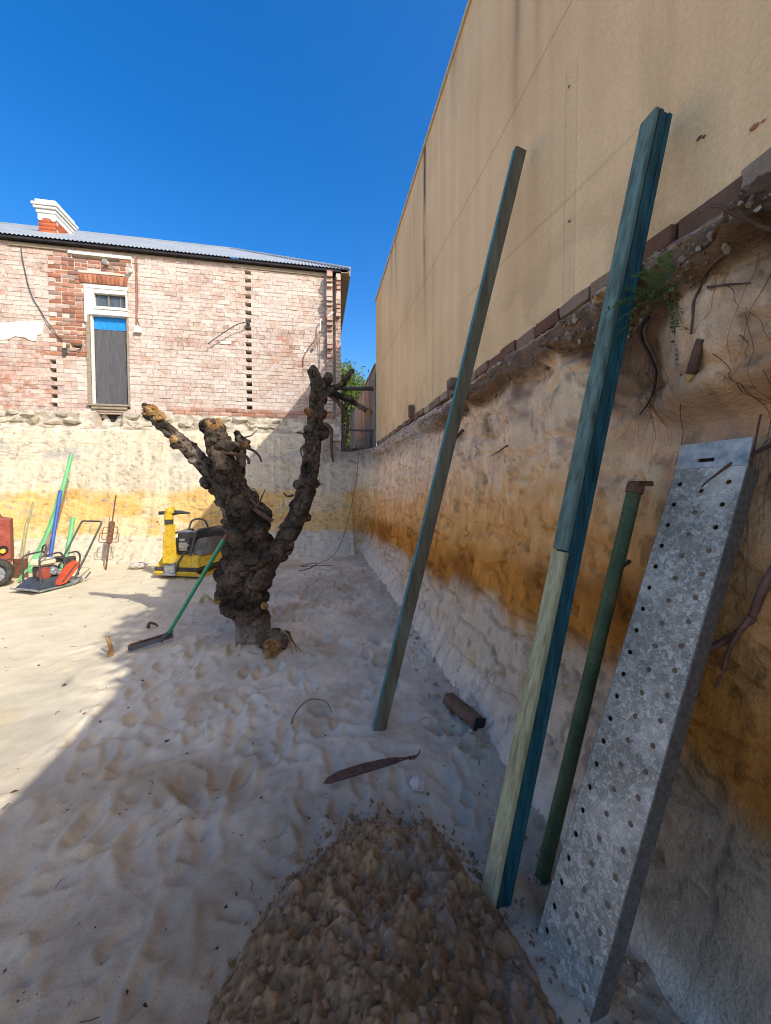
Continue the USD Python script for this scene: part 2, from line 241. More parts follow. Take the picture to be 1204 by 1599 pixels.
# ------------------------------------------------------------------ the pit floor
FR = np.random.default_rng(11)
STAMPS = []
def foot_row(x, y, ang, n, step=.62):
    for k in range(n):
        s = 1 if k % 2 else -1
        STAMPS.append((x + math.cos(ang)*step*k*.5 - math.sin(ang)*.09*s + FR.normal(0, .03), y + math.sin(ang)*step*k*.5 + math.cos(ang)*.09*s + FR.normal(0, .03), ang + FR.normal(0, .15), FR.uniform(.09, .125), FR.uniform(.042, .055), FR.uniform(.018, .034)))
for k in range(34): foot_row(FR.uniform(-1.5, .7), FR.uniform(.6, 6.5), FR.uniform(0, 2*math.pi) if k % 3 else FR.normal(1.6, .3), FR.integers(4, 10))
for k in range(420): STAMPS.append((FR.uniform(-1.35, .95), .5*(7/.5)**FR.random(), FR.uniform(0, 6.3), FR.uniform(.03, .09), FR.uniform(.025, .05), FR.uniform(.008, .026)))
for k in range(3): foot_row(FR.uniform(-5, -3), FR.uniform(2.5, 6.0), FR.uniform(0, 6.3), 5)
STAMPS = np.array(STAMPS)
def heap_h(x, y):
    cx, cy, c, s = .12, .63, math.cos(.12), math.sin(.12)
    dx, dy = x-cx, y-cy; u = (dx*c - dy*s)/.50; v = (dx*s + dy*c)/.93
    r = np.sqrt(u*u+v*v) + .16*(fbm(np.stack([x*3.2, y*3.2, 0*x], -1), 3, 5)-.5)
    return .30*np.clip(1-r, -.4, 1)**1.0 if np.ndim(r) == 0 else np.where(r < 1, .235*(1-np.clip(r, 0, 1))**.9, .235*(1-r)*.6)
def ground_z(x, y):
    x, y = np.asarray(x, float), np.asarray(y, float); q = np.stack([x, y, 0*x], -1)
    shade = sstep(-1.75, -1.15, x + .35*(fbm(q*.8, 2, 3)-.5) + .12*np.clip(4.5-y, -3, 2)*0 )         # trodden ground along the tan wall
    z = .05*(fbm(q*.55, 3, 1)-.5) + .018*(fbm(q*2.3, 3, 2)-.5)
    z = z + shade*(.045*(fbm(q*[3.6, 3.0, 1], 3, 4)-.5) + .028*(fbm(q*9.5, 4, 9)-.5) + (.016*(fbm(q*27, 3, 10)-.5) + .007*(fbm(q*70, 2, 13)-.5))*sstep(4.0, 1.5, y))
    z = z + (1-shade)*(.010*(fbm(q*[2.0, 9.0, 1] + 2.2*noise(q*.4, 8)[..., None], 3, 6)-.5) + .008*(fbm(q*14, 2, 12)-.5))
    wq = np.stack([x, y, 0*x], -1); wx = x + .09*(fbm(wq*5, 3, 81)-.5) + .035*(fbm(wq*16, 2, 83)-.5); wy = y + .09*(fbm(wq*5, 3, 82)-.5) + .035*(fbm(wq*16, 2, 84)-.5)
    sh = x.shape; xf, yf = wx.ravel(), wy.ravel(); add = np.zeros(len(xf)); tree = cKDTree(np.stack([xf, yf], 1)) if len(xf) > 50 else None
    for sx, sy, an, a, b, d in STAMPS:
        idx = tree.query_ball_point([sx, sy], a*2.2) if tree is not None else np.arange(len(xf))
        if not len(idx): continue
        idx = np.asarray(idx); dx, dy = xf[idx]-sx, yf[idx]-sy; u = (dx*math.cos(an)+dy*math.sin(an))/a; v = (-dx*math.sin(an)+dy*math.cos(an))/b
        r = np.sqrt(u*u+v*v); add[idx] += d*(-np.exp(-(r/.9)**3) + (.45+.35*np.sin(3*sx+2*np.arctan2(v, u)))*np.exp(-((r-1.3)/.38)**2))
    z = z + np.clip(add, -.05, .04).reshape(sh)*(.25+.75*shade)*(.55+.45*sstep(.8, 2.0, y))
    z = z + .07*np.exp(-((x+.55)**2+(y-3.40)**2)/.13) - .045*np.exp(-((x+.45)**2+(y-3.02)**2)/.035)      # mound and hollow round the tree
    z = z + .05*np.exp(-((x-.70)**2+(y-.93)**2)/.02) + .03*np.exp(-((x-.72)**2+(y-.80)**2)/.006)                                              # sand pushed up at the plank's foot
    z = z + .16*sstep(6.4, 8.2, y)*sstep(-8, -1, x)*0
    return z
gy = np.r_[np.linspace(-9, .25, 40)[:-1], .25*(8.9/.25)**np.linspace(0, 1, 520)]
gx = np.r_[np.linspace(-14, -6.2, 26)[:-1], -6.2 + 4.0*np.linspace(0, 1, 110)[:-1], np.linspace(-2.2, 1.0, 330)[:-1], np.linspace(1.0, 1.9, 40)]
YY, XX = np.meshgrid(gy, gx, indexing='ij'); ZZ = ground_z(XX, YY)
from scipy.interpolate import RegularGridInterpolator
_gi = RegularGridInterpolator((gy, gx), ZZ, bounds_error=False, fill_value=0.0)
def sand_z(x, y): return float(_gi([[y, x]])[0])
q = np.stack([XX, YY, 0*XX], -1)
gcol = lerp((.44, .42, .39), (.60, .575, .535), sstep(.3, .7, fbm(q*1.6, 4, 21)))
gcol = gcol*(.86 + .26*fbm(q*22, 3, 27))[..., None]
gcol = lerp(gcol, np.broadcast_to((.40, .33, .25), gcol.shape), .7*sstep(.55, .75, fbm(q*2.7, 4, 22))*sstep(-1.6, -.6, XX))
gcol = lerp(gcol, np.broadcast_to((.575, .565, .49), gcol.shape), .75*sstep(-1.0, -2.4, XX))  # sunlit left side painted in its own sand colour, apart from the shade
gcol = lerp(gcol, np.broadcast_to((.56, .42, .25), gcol.shape), .35*sstep(.58, .72, fbm(q*3.1, 3, 23))*sstep(-1.2, -2.2, XX)*sstep(4.2, 2.2, YY))
gcol = gcol*(1-.34*sstep(2.6, .9, YY + .9*(fbm(q*1.3, 3, 24)-.5) - .25*np.clip(XX, -3, 0)))[..., None]*lerp((1, 1, 1), (1.0, .955, .89), sstep(2.6, .9, YY))  # dirtier sand near the camera; the dim foreground is also put into its colour
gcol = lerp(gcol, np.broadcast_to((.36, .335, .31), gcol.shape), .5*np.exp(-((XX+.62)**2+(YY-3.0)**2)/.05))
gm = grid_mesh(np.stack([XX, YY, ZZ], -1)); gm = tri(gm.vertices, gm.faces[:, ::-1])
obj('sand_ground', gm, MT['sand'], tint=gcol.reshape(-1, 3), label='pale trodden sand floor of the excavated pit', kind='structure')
obj('upper_ground', [box((-70, 8.75, 1.4), (1.36, 120, 2.2)), box((1.62, -40, 1.4), (70, 120, 2.2)), box((1.36, 8.75, 1.4), (1.62, 120, 2.2))], MT['soil'], label='ground at street level behind the pit', kind='structure')
obj('far_ground', box((-600, -600, -3), (600, 600, -1.2)), MT['soil'], label='distant ground to the horizon', kind='structure')

# ------------------------------------------------------------------ the cut faces of the pit: one bank along the right and the back
def bank():
    # path of plan points: u runs along the right face (towards +y), round the corner, then along the back face (towards -x)
    ys = [-3.0]
    while ys[-1] < 7.6: ys.append(ys[-1] + max(.0065, .0058*abs(ys[-1])) if ys[-1] > .2 else ys[-1] + (.05 if ys[-1] < 0 else .01))
    right = [(0.0, y, 0) for y in ys]; y_end = ys[-1]
    arc = [(0, y_end, a) for a in np.linspace(0, 1, 34)[1:]]
    xs = np.arange(0, 13.2, .03)
    nv = 300; t = np.linspace(0, 1, nv)
    # right profile: offset x against z
    pz = np.array([-.12, 0, .2, .45, .7, 1.0, 1.5, 2.0, 2.18, 2.30, 2.36]); px = np.array([.86, .93, 1.03, 1.11, 1.15, 1.19, 1.24, 1.275, 1.285, 1.33, 1.42])
    bz = np.array([-.12, 0, .15, .45, .7, 1.2, 1.9, 2.3, 2.50, 2.56, 2.57]); bo = np.array([-1.02, -.92, -.78, -.52, -.40, -.28, -.17, -.10, -.04, .02, .13])
    P, N, S, BK = [], [], [], []
    R = .55; cx, cy = 1.30-R, 8.42-R
    cols = [('r', y) for y in ys if y < cy] + [('c', a) for a in np.linspace(0, math.pi/2, 40)] + [('b', x) for x in (cx - np.arange(.03, 13.0, .03))]
    s = 0; last = None
    for kind, w in cols:
        if kind == 'r': base, n, mixb = np.array([0., w]), np.array([-1., 0]), 0.0
        elif kind == 'c': base, n, mixb = None, np.array([-math.cos(w), -math.sin(w)]), w/(math.pi/2)
        else: base, n, mixb = np.array([w, 0.]), np.array([0, -1.]), 1.0
        zr = np.interp(t, np.linspace(0, 1, len(pz)), pz); xr = np.interp(zr, pz, px)
        top = 2.57 if kind != 'c' else 2.36
        if kind == 'b': top = 2.20 + .37*sstep(.62, .1, w) 
        if kind == 'c': top = 2.36 - .16*mixb
        zb = np.interp(t, np.linspace(0, 1, len(bz)), bz); ob = np.interp(zb, bz, bo); zb = np.where(zb > 0, zb*top/2.57, zb)
        if kind == 'c': zr = np.where(zr > 0, zr*top/2.36, zr)
        if kind == 'r': x, y, z = xr, np.full(nv, w), zr
        elif kind == 'b': x, y, z = np.full(nv, w), 8.42 + ob, zb
        else:
            off = (1-mixb)*(xr-1.30) + mixb*ob; ct = np.array([cx, cy]); z = (1-mixb)*zr + mixb*zb
            x = cx + (R+off)*math.cos(w); y = cy + (R+off)*math.sin(w)
        P.append(np.stack([x, y, z], -1)); N.append(np.tile([n[0], n[1], .0], (nv, 1)))
        here = P[-1][nv//2]; s += 0 if last is None else np.linalg.norm((here-last)[:2]); last = here; S.append(np.full(nv, s)); BK.append(np.full(nv, mixb))
    P, N, S, BK = (np.array(a) for a in (P, N, S, BK)); z = P[..., 2]
    q = np.stack([S, z, 0*S], -1); live = sstep(0, .35, z)
    fl = fbm(q*[5.5, .7, 1], 4, 31)-.5; big = fbm(q*[1.25, .9, 1], 3, 32)-.5; mid = fbm(q*[4, 3, 1], 4, 33)-.5; crumb = fbm(q*[17, 13, 1], 4, 34)-.5
    topz = sstep(1.75, 2.1, z)*(1-BK)
    d = live*((.11*big + .060*fl + .022*mid)*(1-.35*BK)) + .013*crumb*(.5+.5*live) + .02*(1-live)*mid + live*.016*(fbm(q*[26, 1.6, 1], 3, 30)-.5)
    ledge = np.abs(fbm(q*[2.2, 6.5, 1], 4, 35)-.5)                                 # broken ledges where lumps have fallen away
    d += live*.03*sstep(.05, .0, ledge)*-1*(1-.6*BK)
    knife = noise(q*[2.6, 1.7, 1], 36); d += live*.05*np.where(knife > .62, sstep(.62, .66, knife), 0)*(.35*sstep(.5, .9, z)*(1-BK)+.28*BK)
    d += topz*(.10*(fbm(q*[3.2, 9, 1], 4, 37)-.42) + .05*(fbm(q*[14, 18, 1], 4, 39)-.5)) + live*.014*(fbm(q*[34, 26, 1], 3, 40)-.5)*(1-BK) + .06*sstep(2.02, 2.1, z)*sstep(2.26, 2.2, z)*(1-BK)
    # round buttresses of hard pale sand near the camera, and hollows of earth between them
    for (y0, z0, ry, rz, a) in ((.95, 1.93, .15, .24, .09), (1.62, 1.7, .15, .5, .09), (2.15, 1.75, .17, .5, .08), (2.75, 1.8, .2, .4, .06), (1.30, 1.72, .12, .36, -.07), (.55, 1.3, .2, .8, -.04), (1.9, 1.0, .3, .4, .04), (3.4, 1.2, .4, .7, .05)):
        d += a*np.exp(-(((P[..., 1]-y0)/ry)**2) - ((z-z0)/rz)**4)*(1-BK)
    d = d*(1-.5*sstep(1.5, 1.0, P[..., 1])*sstep(1.5, 1.2, z)*(1-BK));
    lim = np.where(z > 2.25, .5, 1.0); P = P + N*(d*lim)[..., None]
    P[..., 0] = np.where((BK < .5) & (z > 2.3), np.maximum(P[..., 0], 1.30), P[..., 0])
    room = .725 + .385*P[..., 2] + .035*(fbm(q*[7, 5, 1], 3, 38)-.3); near = sstep(1.45, 1.2, P[..., 1])*(1-BK)*sstep(1.72, 1.6, P[..., 2])*sstep(.1, .4, P[..., 2])
    P[..., 0] = np.where(near > 0, np.maximum(P[..., 0], P[..., 0]*(1-near) + np.maximum(P[..., 0], room)*near), P[..., 0])
    # colours of the layers
    X, Y = P[..., 0], P[..., 1]; w1 = fbm(q*[1.6, 1.6, 1], 4, 41)-.5; w2 = fbm(q*[6, 1.1, 1], 4, 42); w3 = fbm(q*[11, 9, 1], 4, 43); w4 = fbm(q*[2.4, 3.2, 1], 5, 44)
    zw = z + .22*w1 + .05*(w2-.5) + .07*(w3-.5)
    zb = np.interp(Y, [0, .8, 1.2, 2.5, 5.5, 8], [.46, .50, .66, .58, .44, .36])
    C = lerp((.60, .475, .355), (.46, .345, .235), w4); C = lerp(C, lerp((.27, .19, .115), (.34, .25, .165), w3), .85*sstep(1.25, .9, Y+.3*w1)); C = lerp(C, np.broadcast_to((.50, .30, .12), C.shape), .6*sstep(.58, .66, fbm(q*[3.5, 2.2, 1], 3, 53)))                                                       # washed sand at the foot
    och = lerp((.42, .20, .04), (.24, .10, .02), sstep(.35, .7, w4)); och2 = lerp((.58, .36, .14), (.50, .29, .10), w3)
    tan_ = lerp((.60, .40, .20), (.48, .295, .13), sstep(.35, .65, w2)); tan_ = lerp(tan_, np.broadcast_to((.68, .52, .33), tan_.shape), .6*sstep(.55, .7, w3)); pale = lerp((.66, .52, .37), (.57, .45, .335), sstep(.3, .7, w4))
    C = lerp(np.broadcast_to((.55, .475, .385), C.shape), C, sstep(.05, .32, z + .25*w1)); C = lerp(C, lerp((.32, .235, .15), (.41, .31, .21), w3), .85*sstep(1.15, .85, Y+.3*w1)*sstep(.03, .12, z)); R_ = lerp(C, och, sstep(-.10, .10, zw-zb)); R_ = lerp(R_, och2, sstep(.25, .5, zw-zb)); R_ = lerp(R_, tan_, sstep(.5, .85, zw-zb))
    R_ = lerp(R_, pale, .9*sstep(1.30, 1.75, zw + .35*(w4-.5) + .22*sstep(2.5, 6, Y)))
    R_ = lerp(R_, np.broadcast_to((.33, .29, .26), R_.shape), .55*sstep(.60, .72, w2)*sstep(1.2, 1.7, z))
    earth = lerp((.085, .055, .035), (.17, .115, .075), w3); R_ = lerp(R_, earth, sstep(1.96, 2.04, z + .30*w1)*sstep(2.27, 2.17, z+.16*w1)*sstep(9.5, 4.5, Y)*.95)
    earth2 = sstep(.50, .62, fbm(q*[1.7, 2.2, 1], 5, 45) + .25*np.exp(-((Y-1.30)/.16)**2 - ((z-1.85)/.25)**2)*2)*sstep(1.55, 1.9, z); R_ = lerp(R_, earth, .85*earth2*sstep(6, 3, Y))
    rub = lerp((.50, .43, .36), (.29, .20, .16), sstep(.42, .6, fbm(q*[16, 14, 1], 3, 46))); R_ = lerp(R_, rub, sstep(2.22, 2.27, z+.10*w1))
    R_ = lerp(R_, lerp((.27, .24, .215), (.42, .37, .32), w3), sstep(1.75, 2.0, z+.2*w1)*sstep(3.2, 5, Y)*.9)
    R_ = lerp(R_, lerp((.36, .21, .085), (.24, .14, .065), w3), .75*sstep(1.05, .6, Y + .3*w1)*sstep(.5, .9, z)*sstep(2.1, 1.7, z))
    wm = sstep(-.08, .12, zw-zb)*(1-.45*sstep(1.4, 1.9, z)); R_ = np.clip(R_*lerp((1.22, 1.17, 1.06), (1.52, 1.24, 1.06), wm), 0, .85)*(1-.28*sstep(2.2, .7, Y)*(1-.6*sstep(.15, .0, z)))[..., None]  # bank also darkens towards the camera across all layers
    cre = .9*lerp((.60, .51, .36), (.66, .58, .44), w4); o3 = lerp((.66, .44, .17), (.60, .36, .12), sstep(.4, .7, w4)); o3 = lerp(o3, np.broadcast_to((.66, .53, .33), o3.shape), .7*sstep(.52, .64, fbm(q*[1.5, 2.0, 1], 4, 47)))
    B_ = lerp(cre, o3, sstep(.42, .52, zw)*sstep(1.42, 1.22, zw + .25*(fbm(q*[1.1, .5, 1], 3, 48)-.5)))
    grey = lerp((.30, .285, .26), (.46, .43, .38), w3); B_ = lerp(B_, grey, .85*sstep(.46, .60, fbm(q*[1.3, 3.5, 1], 4, 49))*sstep(1.86, 2.02, z)*sstep(2.36, 2.22, z))
    B_ = lerp(B_, lerp((.15, .12, .10), (.28, .24, .20), w3), sstep(-.1, .35, X)*sstep(1.85, 2.1, z)*.85)
    B_ = lerp(B_, np.broadcast_to((.36, .31, .25), B_.shape), .6*sstep(.66, .75, fbm(q*[9, 14, 1], 3, 50)))
    col = lerp(R_, B_, BK)
    crack = sstep(.010, .0, np.abs(fbm(q*[3.0, 5.5, 1], 4, 51)-.5))*live*sstep(.5, .62, fbm(q*1.3, 2, 54)); col = col*(1-.5*crack)[..., None]; col = col*(.80 + .40*fbm(q*[22, 1.4, 1], 3, 55))[..., None]*(1-.35*sstep(.66, .76, fbm(q*[20, 16, 1], 3, 56)))[..., None]
    gmb = grid_mesh(P); v = np.asarray(gmb.vertices)
    n = np.cross(v[gmb.faces[:, 1]]-v[gmb.faces[:, 0]], v[gmb.faces[:, 2]]-v[gmb.faces[:, 0]])
    f = gmb.faces if (n[:, 0].sum() < 0) else gmb.faces[:, ::-1]
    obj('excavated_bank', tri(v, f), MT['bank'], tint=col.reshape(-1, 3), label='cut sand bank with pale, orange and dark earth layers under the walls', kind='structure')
    return P, BK
BANK, BBK = bank()
BT = cKDTree(BANK.reshape(-1, 3)[:, 1:]); _right = (BBK.reshape(-1) < .3)
BRP = BANK.reshape(-1, 3)[_right]; BRT = cKDTree(BRP[:, 1:])
BBP = BANK.reshape(-1, 3)[BBK.reshape(-1) > .95]; BBT = cKDTree(BBP[:, [0, 2]])
def bank_x(y, z): return BRP[BRT.query([y, z])[1], 0]
def bank_y(x, z): return BBP[BBT.query([x, z])[1], 1]

yb = np.linspace(-9, 9, 90); zb_ = np.linspace(-.1, 2.5, 26); YB, ZB = np.meshgrid(yb, zb_, indexing='ij'); XB = -9.6 - .25*ZB + .25*(fbm(np.stack([YB*1.2, ZB*1.5, 0*YB], -1), 4, 52)-.5)
gl = grid_mesh(np.stack([XB, YB, ZB], -1)); lc = lerp((.62, .53, .38), (.60, .38, .15), sstep(.45, .6, ZB.ravel())*sstep(1.5, 1.2, ZB.ravel()))
obj('far_bank', tri(gl.vertices, gl.faces), MT['bank'], tint=lc, label='unseen cut bank added left of the pit to bounce sunlight into it', kind='structure')  # outside the view, added for its warm bounced light
obj('far_bank_top', box((-40, -9, 1.3), (-10.1, 9, 2.45)), MT['soil'], label='unseen ground above the added left bank', kind='structure')

# ------------------------------------------------------------------ the tan rendered wall
def tan_wall():
    w = thing('rendered_wall', 'tall tan rendered boundary wall rising above the cut bank on the right', 'wall')
    prof_y = np.array([-12, -.62, 2.9, 8.53]); prof_z = np.array([3.6, 3.6, 5.62, 5.62])  # low sloping end is unseen, shaped to cast the shadow edge on the sand
    y = np.unique(np.r_[np.arange(-12, .6, .25), np.arange(.6, 1.72, .02), np.arange(1.72, 1.98, .005), np.arange(1.98, 8.53, .03), 8.53]); t = np.linspace(0, 1, 400)
    top = np.interp(y, prof_y, prof_z); Z = 2.40 + t[None]*(top[:, None]-2.40); Yg = np.repeat(y[:, None], 400, 1)
    q = np.stack([Yg, Z, 0*Z], -1); Xg = 1.35 + .010*(fbm(q*1.1, 3, 61)-.5) + .004*(fbm(q*7, 3, 62)-.5) - .004*np.exp(-((Z-(3.98+.0*Yg))/.012)**2)*0
    g = grid_mesh(np.stack([Xg, Yg, Z], -1)); v = g.vertices
    tint = np.ones((len(v), 3)); yy, zz = Yg.ravel(), Z.ravel(); nn = fbm(np.stack([yy*30, zz*1.5, 0*yy], 1), 3, 63); n2 = fbm(np.stack([yy*4, zz*4, 0*yy], 1), 4, 64)
    def drip(y0, w_, z1, z0, s):                                   # dark run of dirt washed down from the top
        c = y0 + .03*(fbm(np.stack([zz*1.2, 0*zz, 0*zz], 1), 2, int(y0*10))-.5); return s*np.exp(-((yy-c)/w_)**2)*sstep(z0, z0+.9*(z1-z0), zz)*sstep(.25, .6, nn+.15)
    dirt = np.clip(drip(4.62, .055, 5.62, 3.6, .9) + drip(4.60, .03, 5.2, 2.6, .35) + drip(6.35, .05, 5.62, 4.3, .6) + drip(6.7, .07, 5.62, 4.6, .4) + drip(2.43, .05, 4.9, 3.6, .45) + drip(2.15, .05, 5.2, 3.5, .3) + drip(3.6, .1, 5.6, 4.8, .22), 0, .92)
    tint *= (1-dirt*.92)[:, None]
    tint *= (1 - .16*sstep(.52, .68, n2)*sstep(3.1, 2.5, zz))[:, None]
    joint = np.exp(-((zz-(3.985+.006*(n2-.5)))/.009)**2); tint *= (1-.30*joint)[:, None]
    ps = np.abs(yy-1.845-.006*(n2-.5)); inz = sstep(3.68, 3.62, zz-.35*(yy-1.84)); tint *= (1 - (.16*np.exp(-((ps-.045)/.005)**2) + .05*(ps < .045))*inz*(.4+nn*1.2))[:, None]
    joint2 = np.exp(-((zz-2.98-.02*(n2-.5)-.11*(yy-2))/.010)**2)*sstep(3.6, 3.0, yy)*sstep(1.2, 1.7, yy); tint *= (1-.18*joint2)[:, None]
    f = g.faces; nx = np.cross(v[f[0][1]]-v[f[0][0]], v[f[0][2]]-v[f[0][0]])[0]; f = f if nx < 0 else f[:, ::-1]
    obj('render_face', tri(v, f), MT['tan_render'], w, tint=tint)
    from shapely.geometry import Polygon
    poly = Polygon([(-12, 2.40), (8.52, 2.40), (8.52, 5.61), (2.9, 5.61), (-.62, 3.59), (-12, 3.59)])
    e = trimesh.creation.extrude_polygon(poly, .24, engine='earcut'); ev = np.array(e.vertices); b = tri(np.stack([1.366+ev[:, 2], ev[:, 0], ev[:, 1]], 1), e.faces)
    obj('wall_body', b, MT['tan_render'], w, tint=np.ones((len(b.vertices), 3)))
    obj('coping', [box((1.325, 2.9, 5.622), (1.63, 8.56, 5.65), .004), beam((1.4775, 2.9, 5.64), (1.4775, -.62, 3.625), (0, 0, 1), .305, .028)], MT['plaster_tan'], w)
    # chips where brick shows
    for (yc, zc, r, mt) in ((.968, 2.52, .011, 'brick'), (.945, 2.515, .005, 'brick'), (1.14, 2.64, .009, 'soil'), (1.125, 2.63, .006, 'soil'), (1.86, 3.55, .007, 'soil'), (1.84, 2.83, .008, 'soil')):
        l = lump(r, yc*9, 1, .6, (.25, 1.1, .7)); obj('chipped_spot', moved(l, (1.345, yc, zc)), MT[mt], w, tint=(np.tile((.36, .14, .09), (len(l.vertices), 1)) if mt == 'brick' else None))
    return w
TW = tan_wall()
# the course of old bricks and rubble the wall stands on
BR = np.random.default_rng(31)
def tint_of(mesh, c): return np.tile(c, (len(mesh.vertices), 1))
y = .55; k = 0
while y < 8.3:
    L = BR.uniform(.19, .23)
    for (z0, z1) in ((2.335, 2.398),):
        b = box((1.318 + BR.uniform(-.004, .022), y, z0 - BR.uniform(.0, .035)), (1.5, y+L, z1), .006); b = tri(*trimesh.remesh.subdivide(b.vertices, b.faces)); v = np.array(b.vertices); v += .026*(np.stack([fbm(v*24+9*j, 3, k) for j in range(3)], 1)-.5)
        red = BR.random(); c = lerp((.20, .105, .065), (.40, .30, .21), red**1.4)*BR.uniform(.7, 1.05)
        obj('brick', tri(v, b.faces), MT['bank'], TW, tint=np.tile(c, (len(v), 1))); k += 1
    y += L + .012
for (py, pz, sy, sz, lab) in ((3.42, 2.40, .12, .05, 'squat brown block sitting on the brick course beside the tall timber'), (5.05, 2.41, .07, .13, 'small upright brown stub on the ledge farther along the tan wall')):
    b = box((1.265, py, pz-.04), (1.335, py+sy, pz+sz), .008); obj('ledge_block', b, MT['rust_brick'], label=lab, cat='block')

# ------------------------------------------------------------------ the old brick house
def house():
    from shapely.geometry import Polygon, box as sbox
    h = thing('brick_house', 'old limewashed brick house with white sash door high above the pit and grey iron roof', 'house')
    H = np.random.default_rng(41); FY = 8.60; X0, X1, Z0, Z1 = -10.4, .555, 2.92, 6.20
    door = (-4.555, -3.79, 3.06, 5.47)
    shape = sbox(X0, Z0-.02, .372, Z1).difference(sbox(*[door[0], door[2]-.06, door[1], door[3]])).difference(sbox(-4.80, 5.955, -3.93, 6.035)).difference(sbox(-4.86, 4.20, -4.66, 4.28))
    for k_ in range(38):
        z_ = Z0 + .085*k_ + .004
        if k_ % 2 == 0 and k_ > 0: shape = shape.difference(sbox(-1.505, z_-.004, -1.38, z_+.08))
        elif k_ % 2 and z_ < 3.95: shape = shape.difference(sbox(-5.235, z_-.004, -5.11, z_+.08))
    def wallpoly(s, y0, y1):
        e = trimesh.creation.extrude_polygon(s, y1-y0, engine='earcut'); v = np.array(e.vertices); return tri(np.stack([v[:, 0], y0+v[:, 2], v[:, 1]], 1), e.faces[:, ::-1])
    obj('wall', [wallpoly(shape, FY+.006, FY+.34), box((.435, FY+.02, 2.9), (.55, FY+.34, Z1)), box((.372, FY+.20, 2.9), (.435, FY+.34, Z1)), box((X0, 12.9, 2.2), (.55, 13.2, Z1)), box((X0, FY+.35, 2.2), (X0+.2, 12.9, Z1)), box((.30, FY+.345, 2.2), (.548, 12.9, Z1))], MT['mortar'], h)
    obj('inner_dark', box((-5.2, FY+.335, 2.9), (-3.4, FY+.36, 6.1)), MT['dark_gap'], h)
    red = np.array([(.29, .115, .07), (.34, .14, .085), (.25, .105, .07), (.38, .175, .105), (.21, .11, .085), (.32, .165, .115)]); lime = np.array([(.55, .475, .41), (.50, .41, .345), (.58, .52, .455)])
    big, rest = [], []
    def put(x0, x1, z0, z1, proud=0.0, bare=None, keep=False, y=FY):
        xm, zm = (x0+x1)/2, (z0+z1)/2; q = np.array([xm, zm, 0.])
        w = .74 + .6*(fbm(q*[.55, .7, 1], 3, 71)-.5) + .8*(noise(q*[3.5, 6, 1], 72)-.5) + H.normal(0, .10)
        if xm < -5.2: w -= .16 + .25*(zm < 4.2)
        if zm > 5.95: w -= .12
        if bare is not None: w = bare + H.normal(0, .10)
        w = float(np.clip(w, .03, .97)); c = lerp(red[H.integers(6)], lime[H.integers(3)], w)*H.uniform(.93, 1.05)
        j = H.normal(0, .0022, 4); e = .0022
        b = box((x0+j[0], y-.004-proud-abs(H.normal(0, .004)), z0+j[1]), (x1+j[2], y+.012, z1+j[3]))
        v = np.array(b.vertices); fr = v[:, 1] < y; v[fr] += H.normal(0, e, (fr.sum(), 3)); b = tri(v, b.faces)
        (big if keep else rest).append((b, c, 1-w))
    nz = int((Z1-Z0)/.085)
    arch = (-4.66, -3.80, 5.50, 5.69)
    for k in range(nz):
        z0 = Z0 + .085*k + .003; z1 = z0 + .0792
        if z1 > Z1: break
        x = X0 + (0 if k % 2 else -.12)
        while x < .372:
            hd = (k % 4 == 2); L = .108 if hd else .228; a, b = max(x, X0), min(x+L, .366); x += L + .0075
            if b-a < .035: continue
            for lo, hi, zl, zh in ((door[0], door[1], door[2]-.05, door[3]), (-4.80, -3.93, 5.955, 6.035), (arch[0], arch[1], arch[2], arch[3]), (-4.86, -4.66, 4.20, 4.28)):   # openings
                if zl < (z0+z1)/2 < zh:
                    if a >= lo and b <= hi: a = b = 0
                    elif a < lo < b <= hi + 1e-9: b = lo
                    elif lo <= a < hi < b: a = hi
                    elif a < lo and b > hi: b = lo
            if b-a < .03: continue
            xm, zm = (a+b)/2, (z0+z1)/2
            tooth = (abs(xm+1.44) < .13 and k % 2 == 0 and k > 0) or (abs(xm+5.17) < .14 and k % 2 == 1 and zm < 4.0)
            if tooth:
                c0 = -1.44 if xm > -3 else -5.17
                for p_, q_ in ((a, min(b, c0-.065)), (max(a, c0+.06), b)):
                    if q_-p_ > .03: put(p_, q_, z0, z1, 0)
                continue
            toothp = (abs(xm+1.44) < .10 and k % 2 == 1 and k > 0)
            panel = -5.12 < xm < -4.5 and 4.0 < zm < 6.03 or (-5.12 < xm < -3.78 and 5.45 < zm < 6.03)
            strip = k < 2 and xm > -3.1
            if panel:
                if H.random() < .03: continue
                put(a+.004, b-.004, z0+.006, z1-.006, H.uniform(-.012, .006), bare=.06 if H.random() > .12 else .4, keep=True)
            elif strip: put(a, b, z0, z1, .012, bare=.22, keep=True)
            elif toothp: put(a, b, z0, z1, .010, bare=.35, keep=True)
            else: put(a, b, z0, z1)
    for k in range(11):                                            # soldier bricks of the door's flat arch
        xc = -4.615 + k*.077; t = (k-5)/5*.24; L = .175; b = box((-.033, -.016, 0), (.033, .012, L)); v = np.array(b.vertices); v[:, 0] = v[:, 0]*(1+.12*v[:, 2]/L) + t*v[:, 2]*.9; v += H.normal(0, .002, v.shape)
        big.append((tri(v + [xc, FY-.004, 5.503], b.faces), red[H.integers(4)]*H.uniform(.9, 1.1), 1))
    for k in range(38):                                            # corner column beside the long open joint
        z0 = Z0 + .085*k + .004; a, b = (.437, .553) if k % 2 else (.442, .548); put(a, b, z0, z0+.076, .008, bare=.10 if 27 > k > 18 else .45, y=FY+.015)
